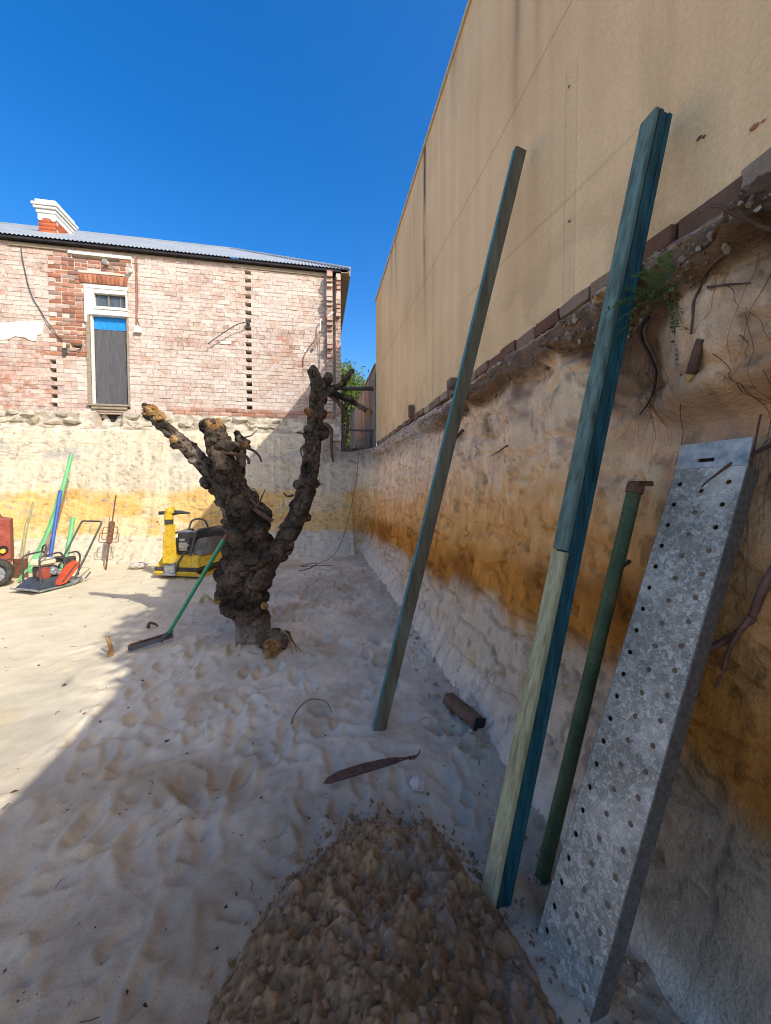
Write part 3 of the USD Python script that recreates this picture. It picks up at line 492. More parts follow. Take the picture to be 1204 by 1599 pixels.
    for k in range(0, 38):                                         # torn stub of a former cross wall standing proud at the corner
        z0 = Z0 + .085*k + .004
        if k > 15:
            dp = .12 + .10*math.sin(k*1.1)*.6 + .06*H.random() + (.05 if k > 24 else 0); bx_ = [(.235, .362)]
            if k > 26: bx_.append((.452, .545))
            for a, b in bx_:
                c = lerp(red[H.integers(6)], lime[H.integers(3)], H.uniform(.2, .8)); big.append((box((a+H.normal(0, .006), FY-dp*(1 if a < .4 else .55), z0), (b, FY-.012, z0+.076), .004), c, 0))
        elif k > 1: put(.235, .362, z0, z0+.076, .05+.03*H.random(), bare=.5)
    order = sorted(range(len(big)), key=lambda i: -big[i][2]); keep = set(order[:298])
    for i, (b, c, w) in enumerate(big):
        if i in keep: obj('brick', b, MT['brick'], h, tint=tint_of(b, c))
        else: rest.append((b, c, w))
    # own normals: facet each brick by splitting its vertices
    def facet(b): return tri(np.asarray(b.vertices)[b.faces.ravel()], np.arange(len(b.faces)*3).reshape(-1, 3))
    rf = [(facet(b), c) for b, c, w in rest]
    obj('brickwork', [b for b, c in rf], MT['limed_brick'], h, tint=np.vstack([tint_of(b, c) for b, c in rf]), kind='stuff')
    # stone footing
    obj('footing_core', [box((X0, FY+.02, 2.2), (-4.42, 8.98, 2.885)), box((-3.95, FY+.02, 2.2), (.55, 8.98, 2.885)), box((-4.42, FY+.02, 2.2), (-3.95, 8.98, 2.62))], MT['mortar'], h)
    gx_, gz_ = np.linspace(-8.4, .55, 420), np.linspace(2.44, 2.925, 30); GX, GZ = np.meshgrid(gx_, gz_, indexing='ij'); q_ = np.stack([GX, GZ, 0*GX], -1)
    GY = FY - .02 - .05*sstep(2.92, 2.5, GZ) - .085*(fbm(q_*[6, 9, 1], 4, 76)-.45) + .12*((GX > -4.40) & (GX < -3.95) & (GZ > 2.63)); bed = grid_mesh(np.stack([GX, GY, GZ], -1)); cc_ = lerp((.36, .31, .245), (.60, .53, .42), sstep(.3, .68, fbm(q_*[9, 14, 1], 4, 77))).reshape(-1, 3)
    obj('rubble_bedding', tri(bed.vertices, bed.faces[:, ::-1] if np.cross(bed.vertices[bed.faces[0][1]]-bed.vertices[bed.faces[0][0]], bed.vertices[bed.faces[0][2]]-bed.vertices[bed.faces[0][0]])[1] > 0 else bed.faces), MT['bank'], h, tint=cc_)
    for row in range(3):
        x = -7.6 + .17*row
        while x < .45:
            L = H.uniform(.10, .34); zc = 2.59 + .12*row + H.normal(0, .02); hh = H.uniform(.08, .15)
            if not (-4.55 < x+L/2 < -3.85 and zc > 2.55) and H.random() < .62:
                pts = H.normal(0, 1, (13, 3)); pts /= np.linalg.norm(pts, axis=1, keepdims=True)**.7; c_ = trimesh.convex.convex_hull(pts*[L*.52, .075, hh*.52]); obj('stone', tri(np.asarray(c_.vertices) + [x+L/2, FY-.045+H.uniform(-.015, .02), zc], c_.faces), MT['stone'], h)
            x += L*1.05
    # door with fanlight, screen and sill
    d = obj('door', [box((-4.555, FY-.035, 3.10), (-4.495, FY+.10, 4.86)), box((-3.83, FY-.01, 3.10), (-3.792, FY+.10, 5.42))], MT['old_timber'], h, label='tall narrow back door hung above a missing step')
    obj('frame', [box((-4.575, FY-.045, 4.72), (-4.53, FY+.02, 5.47), .004), box((-4.53, FY-.032, 4.86), (-4.41, FY+.10, 5.396), .004), box((-4.575, FY-.04, 5.40), (-3.785, FY+.10, 5.468), .004), box((-4.53, FY-.026, 5.315), (-3.80, FY+.08, 5.398), .004), box((-3.83, FY-.02, 5.06), (-3.80, FY+.09, 5.32)), box((-4.485, FY-.015, 3.09), (-4.45, FY+.05, 4.86), .004)], MT['white_paint'], d)
    obj('transom', [box((-4.50, FY-.04, 4.995), (-3.79, FY+.08, 5.05), .006), box((-4.50, FY-.025, 4.93), (-3.79, FY+.08, 4.985), .006), box((-4.50, FY-.05, 4.875), (-3.79, FY+.08, 4.925), .006)], MT['white_paint'], d)
    obj('fanlight_pane', box((-4.42, FY+.05, 5.045), (-3.82, FY+.056, 5.325)), MT['pane_dark'], d)
    obj('fanlight_bar', [box((-4.17, FY+.030, 5.05), (-4.155, FY+.052, 5.32)), box((-3.95, FY+.034, 5.05), (-3.94, FY+.052, 5.32))], MT['old_timber'], d)
    sx = np.linspace(-4.45, -3.832, 40); sz = np.linspace(4.62, 4.88, 14); SX, SZ = np.meshgrid(sx, sz, indexing='ij'); SY = FY+.055 + .012*(fbm(np.stack([SX*14+SZ*6, SZ*3, 0*SX], -1), 3, 75)-.5)
    obj('blue_sheet', grid_mesh(np.stack([SX, SY, SZ], -1)), MT['blue_sheet'], d, smooth=True)
    obj('screen_panel', box((-4.45, FY+.06, 3.10), (-3.832, FY+.07, 4.72)), MT['mesh_screen'], d)
    obj('doorsill', [box((-4.57, FY-.07, 3.045), (-3.79, FY+.08, 3.085), .006), box((-4.50, FY-.05, 2.985), (-3.84, FY+.08, 3.040), .006), box((-4.42, FY-.02, 2.93), (-3.90, FY+.08, 2.98), .006)], MT['old_timber'], d)
    obj('hollow', box((-4.40, FY+.10, 2.60), (-3.95, FY+.12, 2.93)), MT['dark_gap'], h)
    # plaster patch left on the wall
    px = [(-8.0, 4.62), (-6.06, 4.57), (-5.80, 4.62), (-5.45, 4.665), (-5.31, 4.64), (-5.345, 4.42), (-5.43, 4.40), (-5.46, 4.275), (-5.56, 4.29), (-5.62, 4.335), (-5.80, 4.35), (-5.92, 4.28), (-6.07, 4.255), (-8.0, 4.2)]
    obj('plaster_patch', wallpoly(Polygon(px), FY-.026, FY+.004), MT['plaster'], h)
    ar = [(-4.70, 5.70)]; obj('mortar_band', wallpoly(Polygon([(-4.70, 5.695), (-4.4, 5.70), (-3.83, 5.70), (-3.83, 5.735), (-4.1, 5.755), (-4.68, 5.745)]), FY-.012, FY+.004), MT['mortar'], h)
    # boards under the eave
    obj('eave_board', beam((-5.86, FY-.02, 6.125), (-4.86, FY-.02, 6.115), (0, 1, 0), .07, .03), MT['old_timber'], h)
    obj('eave_board', beam((-4.85, FY-.014, 6.085), (-3.70, FY-.014, 6.075), (0, 1, 0), .07, .02), MT['white_paint'], h)
    obj('eave_board', beam((-1.75, FY-.02, 6.135), (.20, FY-.02, 6.135), (0, 1, 0), .075, .03), MT['old_timber'], h)
    # corrugated roof: front slope and hip, eave gutter edge, soffit on the right
    EY, EZ, S_, W = 8.47, 6.245, .645, .76; D = 3.2
    def corr(x): return .011*np.sin(x*2*math.pi/.076)
    xs = np.arange(X0-.3, .74, .0095); P = []
    for t in (0, .04, .5, 1):
        dd = D*np.minimum(t, np.minimum(1, (.74-xs)/D)); P.append(np.stack([xs, EY+dd, EZ+S_*dd + corr(xs)], 1))
    P = np.array(P); roof = obj('roof', grid_mesh(P), MT['roof_metal'], h, smooth=True)
    obj('roof_underside', grid_mesh(P[:2] - [0, 0, .004]), MT['dark_gap'], roof)
    ys = np.arange(EY, EY+2*D+.01, .0095); P = []
    for t in (0, .5, 1):
        dd = np.minimum(t*D, np.minimum(ys-EY, EY+2*D-ys)); P.append(np.stack([.74-dd, ys, EZ+S_*dd + corr(ys)], 1))
    obj('hip_slope', grid_mesh(np.array(P)), MT['roof_metal'], roof, smooth=True)
    P = np.array([[(x, EY+2*D, EZ), (x, EY+D, EZ+S_*D-.002)] for x in (X0-.3, .74-D)]); obj('back_slope', grid_mesh(P), MT['roof_metal'], roof)
    obj('ridge_cap', [tube([(X0-.3, EY+D, EZ+S_*D+.012), (.74-D, EY+D, EZ+S_*D+.006)], .028), tube([(.74-D, EY+D, EZ+S_*D+.012), (.76, EY-.02, EZ+.018)], .028)], MT['roof_metal'], roof, smooth=40)
    obj('eave_shadow_board', box((X0-.3, EY+.02, 6.185), (.70, FY+.1, EZ-.018)), MT['dark_gap'], h)  # near-black strip standing in for the shade under the eave
    obj('soffit', box((.556, EY+.02, 6.17), (.735, EY+2*D, EZ-.02)), MT['old_timber'], h)
    obj('fascia', [box((.737, EY, 6.10), (.765, EY+2*D, EZ+.01))], MT['old_timber'], h)
    # chimney
    x0, x1, y0, y1 = -6.22, -5.90, 10.02, 10.62
    ch = obj('chimney', box((x0, y0, 6.5), (x1, y1, 7.74)), MT['mortar'], roof)
    cb = []; cc = []
    for k in range(13):
        z0 = 6.72 + k*.083
        for a, b in (((x0-.008, x0+.2), (x0+.21, x1+.008)) if k % 2 else ((x0-.008, x0+.1), (x0+.11, x1+.008))): q = box((a, y0-.010, z0), (b, y0+.03, z0+.072)); cb.append(q); cc.append(tint_of(q, np.array((.42, .11, .05))*H.uniform(.8, 1.15)))
        yy = y0-.005 + (.11 if k % 2 else 0)
        while yy < y1: q = box((x1-.03, max(yy, y0), z0), (x1+.012, min(yy+.22, y1), z0+.072)); cb.append(q); cc.append(tint_of(q, np.array((.42, .11, .05))*H.uniform(.8, 1.15))); yy += .232
    obj('chimney_bricks', cb, MT['brick'], roof, tint=np.vstack(cc))
    for z0, z1, o in ((7.55, 7.66, .020), (7.66, 7.74, .04), (7.742, 7.80, .075), (7.802, 7.86, .10), (7.862, 7.95, .05)): obj('cornice', box((x0-o, y0-o, z0), (x1+o, y1+o, z1), .008), MT['white_paint'], roof)
    # small scalloped ends of the white band
    obj('cornice', [prism([(xx-.05, 7.555), (xx+.05, 7.555), (xx+.035, 7.51), (xx, 7.49), (xx-.035, 7.51)], y0-.02, y0+.01) for xx in (x0+.03, x1-.03)], MT['white_paint'], roof)
    # fittings on the wall
    l1 = obj('lamp', moved(tube([(0, 0, 0), (0, -.10, -.02)], [.035, .048], 14), (-4.15, FY-.01, 5.925)), MT['white_paint'], h, smooth=40, label='round white lamp above the door'); obj('lens', moved(tube([(0, -.101, -.0202), (0, -.112, -.022)], [.042, .036], 14), (-4.15, FY-.01, 5.925)), MT['engine_metal'], l1, smooth=40)
    obj('lamp', [moved(tube([(0, 0, 0), (-.03, -.09, -.05)], [.03, .04], 12), (-3.70, FY-.01, 5.83)), tube([(-3.72, FY-.01, 6.08), (-3.69, FY-.01, 5.86)], .008)], MT['white_paint'], h, label='small white bracket lamp beside the pipe')
    obj('pipe', [tube(bent([(-3.63, FY-.02, 6.10), (-3.625, FY-.02, 5.4), (-3.64, FY-.02, 4.74)]), .014), tube(curve([(-3.60, FY-.02, 6.12), (-3.60, FY-.02, 5.2), (-3.62, FY-.02, 4.9), (-3.58, FY-.02, 4.72)]), .007)], MT['copper_pipe'], h, smooth=True, label='rust red conduit running down the wall')
    obj('junction_box', [prism([(-3.68, 4.57), (-3.54, 4.57), (-3.57, 4.70), (-3.65, 4.70)], FY-.07, FY-.004)], MT['white_paint'], h)
    obj('cable', tube(curve([(-5.65, FY-.015, 6.16), (-5.62, FY-.05, 5.9), (-5.58, FY-.03, 5.55), (-5.45, FY-.04, 5.07), (-5.38, FY-.02, 4.93), (-5.22, FY-.05, 4.65), (-4.98, FY-.02, 4.30)]), .0085, 6), MT['wire'], h, smooth=True, label='loose grey cable hanging across the left of the wall')
    obj('cable', tube(curve([(-4.93, FY-.02, 4.27), (-4.85, FY-.05, 4.10), (-4.70, FY-.05, 4.13), (-4.64, FY-.02, 4.28)]), .007, 6), MT['wire'], h, smooth=True, label='short cable loop beside the ragged hole')
    obj('meter_stub', [box((-4.985, FY-.05, 4.02), (-4.925, FY-.004, 4.16), .004)], MT['dark_steel'], h); obj('meter_stub', [box((-4.975, FY-.045, 4.17), (-4.925, FY-.004, 4.28), .004)], MT['cream_plastic'], h)
    obj('iron_rod', [tube(curve([(-1.43, FY+.02, 4.92), (-1.45, FY-.14, 4.91), (-1.62, FY-.16, 4.85), (-1.85, FY-.15, 4.70), (-2.24, FY-.13, 4.40)]), .0095, 7), tube([(-1.44, FY+.01, 4.92), (-1.44, FY-.09, 4.92)], .04, 10)], MT['wire'], h, smooth=40, label='bent black rod sticking out of the toothed joint')
    obj('wall_plate', box((-2.02, FY-.02, 4.465), (-1.80, FY-.002, 4.525), .004), MT['white_paint'], h)
    obj('pipe', [tube([(.37, FY-.24, 5.23), (.27, FY-.22, 5.14)], .022, 10), tube(bent([(.16, FY-.02, 5.11), (.10, FY-.13, 5.11), (.09, FY-.13, 4.85)], .05), .016, 9)], MT['white_paint'], h, smooth=True, label='short white pipe ends at the torn corner')
    obj('wood_strip', beam((.11, FY-.10, 4.80), (-.08, FY-.06, 4.46), (0, 1, 0), .06, .02), MT['old_timber'], h); obj('pipe', tube(curve([(.08, FY-.12, 4.84), (-.05, FY-.12, 4.62), (-.2, FY-.08, 4.42), (-.28, FY-.04, 4.22), (-.28, FY-.03, 4.10)]), .011, 7), MT['copper_pipe'], h, smooth=True, label='thin curved copper pipe at the torn corner')
    obj('pipe', tube([(.07, FY-.06, 4.76), (.07, FY-.03, 4.05)], .008, 6), MT['dark_steel'], h, smooth=True)
    obj('wall_plate', box((-.27, FY-.02, 4.40), (-.20, FY-.003, 4.46), .004), MT['plaster'], h)
    return h
HOUSE = house()

# ------------------------------------------------------------------ the alley behind: fence, rails, junk, tree
fe = thing('metal_fence', 'brown sheet metal fence running back from the end of the tan wall', 'fence')
for k in range(7):
    y0 = 8.60 + .93*k; y = np.arange(y0, y0+.925, .012); x = 1.36 + .014*np.clip(np.sin(y*2*math.pi/.155)*1.8, -1, 1); top = 4.22 - .0*k
    P = np.stack([np.stack([x, y, np.full_like(y, z)], 1) for z in (2.15, top)], 0); obj('panel', grid_mesh(P), MT['fence_metal'], fe)
    if k: obj('post', box((1.33, y0-.03, 2.1), (1.352, y0+.03, top+.01)), MT['fence_metal'], fe)
obj('top_rail', box((1.325, 8.6, 4.222), (1.39, 15.1, 4.25)), MT['fence_metal'], fe)
obj('end_post', box((1.315, 8.565, 2.2), (1.345, 8.63, 4.02), .004), MT['fence_post'], fe, label='grey green end post beside the tan wall')
ra = thing('pipe_rail', 'dark steel rails spanning the gap between brick house and tan wall', 'railing')
obj('rail', tube([(.56, 8.95, 3.73), (1.335, 8.90, 3.75)], .048, 10), MT['dark_steel'], ra, smooth=40); obj('rail', box((.56, 8.80, 2.715), (1.33, 8.84, 2.755)), MT['dark_steel'], ra); obj('post', box((.565, 8.77, 2.2), (.64, 8.85, 2.83)), MT['dark_steel'], ra)
obj('post', box((1.26, 8.80, 2.25), (1.30, 8.84, 2.72)), MT['dark_steel'], ra)
ck = thing('wire_chair', 'tangled blue grey wire chair frame thrown on the rubble in the gap', 'chair')
def wire(pts, r=.008, m='fence_post', p=None, nm='frame'): return obj(nm, tube(np.array(pts, float), r, 6), MT[m], p, smooth=True)
cx_, cy_, cz_ = 1.05, 8.72, 2.24
for dy in (0, .28): wire(bent([(cx_-.15, cy_+dy, cz_), (cx_-.11, cy_+dy, cz_+.26), (cx_+.15, cy_+dy, cz_+.30), (cx_+.19, cy_+dy, cz_)], .04), p=ck, nm='leg')
for k in range(5): wire([(cx_-.11+.065*k, cy_-.01, cz_+.265+.01*k), (cx_-.11+.065*k, cy_+.3, cz_+.265+.01*k)], .005, p=ck, nm='seat_wire')
wire(bent([(cx_+.15, cy_, cz_+.30), (cx_+.22, cy_, cz_+.48), (cx_+.22, cy_+.28, cz_+.48), (cx_+.15, cy_+.28, cz_+.30)], .05), p=ck, nm='backrest'); wire([(cx_-.1, cy_, cz_+.12), (cx_+.17, cy_, cz_+.12)], .006, p=ck, nm='stretcher')
db = []
for k in range(26):
    s = lump(rng.uniform(.025, .075), k*3+1, 1, .5, (1.4, 1, .7)); db.append(moved(s, (rng.uniform(.62, 1.28), rng.uniform(8.5, 8.8), 2.22+rng.uniform(0, .06)), rng.uniform(0, 6)))
for k in range(16):
    a = rng.uniform(0, 6.28); p = np.array([rng.uniform(.65, 1.1), rng.uniform(8.55, 8.8), 2.22]); db.append(tube([p, p+[.10*math.cos(a), .06*math.sin(a), rng.uniform(.03, .16)], p+[.2*math.cos(a), .1*math.sin(a), rng.uniform(.02, .22)]], [.008, .006, .003], 5))
obj('alley_rubble', db, MT['soil'], label='dark broken rubble and twigs heaped in the gap beside the house', cat='rubble', kind='stuff')

def leafy(name, label, base, top, centre, rad, n, size, mat, group=None, seed=1, limbs=9):
    R = np.random.default_rng(seed); t = thing(name, label, 'tree', group); base, top = np.asarray(base, float), np.asarray(top, float); centre, rad = np.asarray(centre, float), np.asarray(rad, float)
    tr = [tube(curve([base, base*.5+top*.5+R.normal(0, .1, 3), top], 12), np.linspace(.16, .05, 12)*rad.mean()/1.6, 9)]; tips = []
    for k in range(limbs):
        e = centre + rad*nrm(R.normal(0, 1, 3)+[0, 0, .3])*R.uniform(.5, .9); s = base*.35+top*.65 + (top-base)*.3*R.random(); tr.append(tube(curve([s, (s+e)/2+R.normal(0, .1, 3)*rad, e], 8), np.linspace(.06, .012, 8)*rad.mean()/1.6, 6)); tips.append(e)
    obj('trunk', tr, MT['trunk_bark'], t, smooth=True)
    cl = [centre + rad*nrm(R.normal(0, 1, 3))*R.random()**.4*.95 for _ in range(34)] + tips
    V, F = [], []; k = 0
    for i in range(n):
        c = cl[R.integers(len(cl))] + R.normal(0, .17, 3)*rad; a = nrm(R.normal(0, 1, 3)); b = nrm(np.cross(a, R.normal(0, 1, 3))); L = size*R.uniform(.6, 1.4)
        V += [c-a*L, c+b*L*.42, c+a*L, c-b*L*.42]; F += [(k, k+1, k+2), (k, k+2, k+3)]; k += 4
    obj('crown', tri(V, F), MT[mat], t); return t
leafy('alley_tree', 'sunlit green tree beyond the gap between house and fence', (1.25, 17.5, 2.2), (1.3, 17.5, 5.2), (1.1, 17.4, 5.0), (1.25, 1.3, 2.05), 9000, .085, 'tree_leaf', seed=3)
leafy('boundary_tree', 'unseen leafy tree added behind the low wall end to cast the leaf shadows', (1.95, -.45, 2.2), (1.9, -.45, 4.0), (1.80, -.40, 4.25), (.36, .90, .66), 1000, .06, 'leaf', seed=5, limbs=10)  # out of view, added so its leaves break up the shadow edge

# ------------------------------------------------------------------ the burl-covered stump of a tree
def hull_chain(pts, seg=0):
    M = manifold3d.Manifold; out = []
    sp = lambda p, r: M.sphere(r, 14).translate(list(map(float, p)))
    for (p, r), (q_, r2) in zip(pts[:-1], pts[1:]): out.append(M.batch_hull([sp(p, r), sp(q_, r2)]))
    return out
def gnarl(parts, seed, edge=.011, burls=0, rb=(.03, .08), axis=None, fine=.010, zmin=-9):
    R = np.random.default_rng(seed); M = manifold3d.Manifold; base = M.batch_boolean(parts, manifold3d.OpType.Add); more = []
    if burls:
        mm = base.to_mesh(); tm = trimesh.Trimesh(mm.vert_properties[:, :3], mm.tri_verts, process=False); pts, fi = trimesh.sample.sample_surface(tm, burls, seed=seed)
        for p, n in zip(pts, tm.face_normals[fi]):
            if p[2] < zmin: continue
            r = R.uniform(*rb)*(1.0 if R.random() > .2 else 1.25); c = p - n*r*R.uniform(.05, .5)
            more.append(M.sphere(r, 14).scale([R.uniform(.85, 1.2), R.uniform(.85, 1.2), R.uniform(.7, 1.1)]).translate(list(map(float, c))))
    b = M.batch_boolean([base] + more, manifold3d.OpType.Add).refine_to_length(edge); mm = b.to_mesh()
    t = trimesh.Trimesh(mm.vert_properties[:, :3].astype(float), mm.tri_verts, process=True); trimesh.smoothing.filter_taubin(t, .5, .53, 1)
    v = np.array(t.vertices); n = np.array(t.vertex_normals)
    crack = np.abs(fbm(v*[16, 16, 11], 4, seed)-.5); d = .018*(fbm(v*9, 4, seed+1)-.5) + fine*(fbm(v*38, 3, seed+2)-.5)*1.7 - .016*sstep(.035, 0, crack)
    return tri(v + n*d[:, None], t.faces), crack
def bark_tint(m, crack, lit=0.0, seed=0):  # lit paints paler bark onto the limbs that stand in the sun
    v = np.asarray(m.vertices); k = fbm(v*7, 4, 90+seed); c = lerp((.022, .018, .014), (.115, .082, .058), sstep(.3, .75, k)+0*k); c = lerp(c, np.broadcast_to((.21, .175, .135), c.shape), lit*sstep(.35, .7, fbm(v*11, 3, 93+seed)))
    c = c*(1-.55*sstep(.04, 0, crack))[:, None]
    dust = sstep(.30, .14, v[:, 2] + .12*(fbm(v*6, 3, 95)-.5)); return lerp(c, np.broadcast_to((.27, .235, .195), c.shape), .7*dust)
tr = thing('burl_tree', 'dead gnarled tree stump covered in dark burls with sawn limbs in the sand', 'tree')
trunk = hull_chain([((-.555, 3.42, -.12), 0.126), ((-.56, 3.40, .14), 0.121), ((-.595, 3.38, .34), 0.153), ((-.63, 3.37, .54), 0.200), ((-.60, 3.37, .76), 0.172), ((-.58, 3.37, .93), 0.155)])
trunk += hull_chain([((-.63, 3.36, .22), 0.070), ((-.635, 3.33, -.1), 0.060)]) + hull_chain([((-.50, 3.40, .25), 0.084), ((-.49, 3.38, -.1), 0.079)])
tm_, ck_ = gnarl(trunk, 3, .0105, 100, (.045, .095), zmin=.24); obj('trunk', tm_, MT['bark'], tr, tint=bark_tint(tm_, ck_, .15))
lm = hull_chain([((-.56, 3.36, .86), 0.132), ((-.55, 3.33, 1.02), 0.132), ((-.60, 3.31, 1.22), 0.116), ((-.68, 3.29, 1.40), 0.100), ((-.75, 3.28, 1.56), 0.100), ((-.79, 3.29, 1.68), 0.100), ((-.83, 3.30, 1.80), 0.084), ((-.835, 3.31, 1.885), 0.076)])
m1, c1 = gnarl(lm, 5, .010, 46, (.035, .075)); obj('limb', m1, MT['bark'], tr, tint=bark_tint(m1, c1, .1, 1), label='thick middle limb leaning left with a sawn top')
lm = hull_chain([((-.66, 3.46, .80), 0.096), ((-.72, 3.50, 1.02), 0.084), ((-.76, 3.52, 1.20), 0.076), ((-.86, 3.52, 1.40), 0.070), ((-.92, 3.50, 1.52), 0.068), ((-1.04, 3.47, 1.68), 0.068), ((-1.17, 3.44, 1.82), 0.060), ((-1.27, 3.42, 1.915), 0.048), ((-1.36, 3.41, 2.00), 0.034)])
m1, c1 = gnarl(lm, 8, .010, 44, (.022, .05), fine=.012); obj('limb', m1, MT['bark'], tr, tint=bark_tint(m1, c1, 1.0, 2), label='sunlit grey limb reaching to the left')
lm = hull_chain([((-.52, 3.40, .62), 0.120), ((-.40, 3.36, .76), 0.084), ((-.25, 3.32, .98), 0.084), ((-.15, 3.30, 1.18), 0.084), ((-.09, 3.29, 1.38), 0.080), ((-.055, 3.28, 1.58), 0.078), ((-.03, 3.28, 1.76), 0.072), ((-.01, 3.28, 1.95), 0.068), ((.0, 3.28, 2.15), 0.066), ((.025, 3.28, 2.28), 0.062)])
m1, c1 = gnarl(lm, 11, .010, 62, (.03, .065)); obj('limb', m1, MT['bark'], tr, tint=bark_tint(m1, c1, .25, 3), label='long dark limb rising to the right')
lm = hull_chain([((-.74, 3.60, 1.35), 0.060), ((-.70, 3.66, 1.55), 0.048), ((-.70, 3.68, 1.72), 0.044), ((-.70, 3.70, 1.84), 0.040)]) + hull_chain([((-.70, 3.69, 1.76), 0.040), ((-.635, 3.67, 1.82), 0.024)])
m1, c1 = gnarl(lm, 13, .010, 14, (.02, .04)); obj('limb', m1, MT['bark'], tr, tint=bark_tint(m1, c1, .9, 4), label='short pale stub limb at the back')
for pts, sd in (([((.02, 3.28, 2.26), 0.056), ((-.02, 3.27, 2.36), 0.048), ((-.025, 3.27, 2.40), 0.040)], 21), ([((.04, 3.28, 2.24), 0.048), ((.10, 3.29, 2.33), 0.044), ((.105, 3.29, 2.36), 0.032)], 22), ([((.06, 3.28, 2.21), 0.036), ((.20, 3.31, 2.28), 0.028), ((.29, 3.33, 2.40), 0.022), ((.315, 3.34, 2.43), 0.024)], 23), ([((.05, 3.27, 2.22), 0.032), ((.16, 3.26, 2.20), 0.029), ((.33, 3.24, 2.12), 0.022), ((.46, 3.23, 2.045), 0.021)], 24), ([((-1.27, 3.42, 1.90), 0.036), ((-1.36, 3.40, 2.04), 0.028), ((-1.395, 3.40, 2.075), 0.022)], 25), ([((-.70, 3.70, 1.82), 0.036), ((-.735, 3.69, 1.90), 0.028)], 26)):
    m1, c1 = gnarl(hull_chain(pts), sd, .009, 5, (.015, .03)); obj('branch_stub', m1, MT['bark'], tr, tint=bark_tint(m1, c1, .5, sd))
def cut(c, n, r, seed, depth=.02):
    """a sawn or torn end of pale orange wood"""
    R = np.random.default_rng(seed); n = nrm(n); a = nrm(np.cross(n, [.3, .2, 1.])); b = np.cross(n, a); rr = np.linspace(0, 1, 9); th = np.arange(28)*2*math.pi/28; V = [np.asarray(c)+n*depth*.5]; F = []
    for i, q_ in enumerate(rr[1:]):
        for t in th:
            k = 1+.22*(noise(np.array([math.cos(t)*2, math.sin(t)*2, seed*3.]), 3)-.5); V.append(np.asarray(c) + (a*math.cos(t)+b*math.sin(t))*r*q_*k + n*(depth*(noise(np.array([math.cos(t)*q_*6, math.sin(t)*q_*6, seed*1.]), 4)-.2) - depth*2.2*(q_ > .93)))
    for j in range(28): F.append((0, 1+j, 1+(j+1) % 28))
    for i in range(7):
        for j in range(28): p, q2 = 1+i*28+j, 1+i*28+(j+1) % 28; F += [(p, p+28, q2+28), (p, q2+28, q2)]
    obj('cut_end', tri(V, F), MT['cut_wood'], tr, smooth=40)
cut((-.832, 3.285, 1.925), (.05, -.55, .8), .072, 1, .05); cut((-1.285, 3.375, 1.985), (-.2, -.9, .1), .045, 2); cut((-1.37, 3.375, 2.02), (-.6, -.7, -.1), .048, 3, .04); cut((-1.335, 3.37, 2.055), (-.2, -.8, .3), .034, 4); cut((-1.19, 3.385, 1.795), (-.7, -.7, -.1), .036, 5)
cut((-.655, 3.62, 1.79), (.1, -1, .2), .035, 6); cut((-.795, 3.205, .475), (-.6, -.7, .3), .040, 7, .05); cut((-.435, 3.215, .40), (.5, -.8, .2), .030, 8, .04); cut((-.075, 3.195, 2.03), (-.4, -.9, .1), .035, 9, .03); cut((.215, 3.285, 2.30), (.2, -.9, -.2), .02, 10); cut((.463, 3.228, 2.043), (.9, -.1, -.3), .024, 11)
def sticks(P, r0, r1, name='twig', mat='root', par=tr, n=16, lab=None):
    p = curve(P, n); return obj(name, tube(p, np.linspace(r0, r1, n), 6), MT[mat], par, smooth=True, label=lab)
sticks([(-.76, 3.22, 1.69), (-.66, 3.20, 1.665), (-.58, 3.19, 1.65), (-.545, 3.19, 1.61)], .020, .012); sticks([(-.58, 3.19, 1.655), (-.545, 3.18, 1.61), (-.545, 3.18, 1.585)], .014, .010)
sticks([(-.68, 3.64, 1.76), (-.60, 3.6, 1.745), (-.52, 3.58, 1.68), (-.50, 3.57, 1.63)], .016, .008); sticks([(-.69, 3.68, 1.86), (-.62, 3.66, 1.87), (-.55, 3.66, 1.93)], .008, .003)
sticks([(-.62, 3.22, 1.46), (-.585, 3.20, 1.40), (-.545, 3.19, 1.375), (-.51, 3.19, 1.385), (-.48, 3.19, 1.32), (-.485, 3.19, 1.27)], .005, .003); sticks([(-.50, 3.22, 1.22), (-.47, 3.20, 1.27), (-.42, 3.19, 1.38)], .012, .003); sticks([(-.51, 3.22, 1.22), (-.42, 3.18, 1.155), (-.36, 3.17, 1.12)], .022, .014); sticks([(-.38, 3.17, 1.13), (-.345, 3.16, 1.135)], .010, .004); sticks([(-.54, 3.22, 1.30), (-.47, 3.20, 1.24), (-.43, 3.19, 1.22)], .016, .006)
sticks([(.08, 3.27, 2.21), (.20, 3.28, 2.12), (.27, 3.30, 1.98), (.25, 3.32, 1.82), (.23, 3.33, 1.72)], .022, .012); sticks([(.07, 3.24, 1.94), (.125, 3.22, 1.88), (.125, 3.22, 1.72), (.14, 3.22, 1.61)], .018, .010)
sticks([(-.07, 3.22, 1.80), (-.11, 3.19, 1.84), (-.16, 3.18, 1.85)], .012, .005); sticks([(-.10, 3.22, 1.75), (-.13, 3.18, 1.70), (-.11, 3.17, 1.63)], .010, .004); sticks([(-.20, 3.22, 1.33), (-.24, 3.19, 1.32), (-.27, 3.18, 1.35)], .012, .006)
sd_ = lump(.125, 77, 4, .5, (1, .8, .75), 2.6); st = thing('root_stump', 'chunk of root with a raw orange sawn face at the foot of the burl tree', 'root')
v = np.asarray(sd_.vertices); obj('root_body', moved(sd_, (-.36, 3.22, .10)), MT['bark'], st, tint=bark_tint(moved(sd_, (-.36, 3.22, .5)), np.full(len(v), .5), .4)); 
tr_keep = tr; tr = st; cut((-.375, 3.115, .085), (-.15, -1, .12), .080, 33, .09); tr = tr_keep
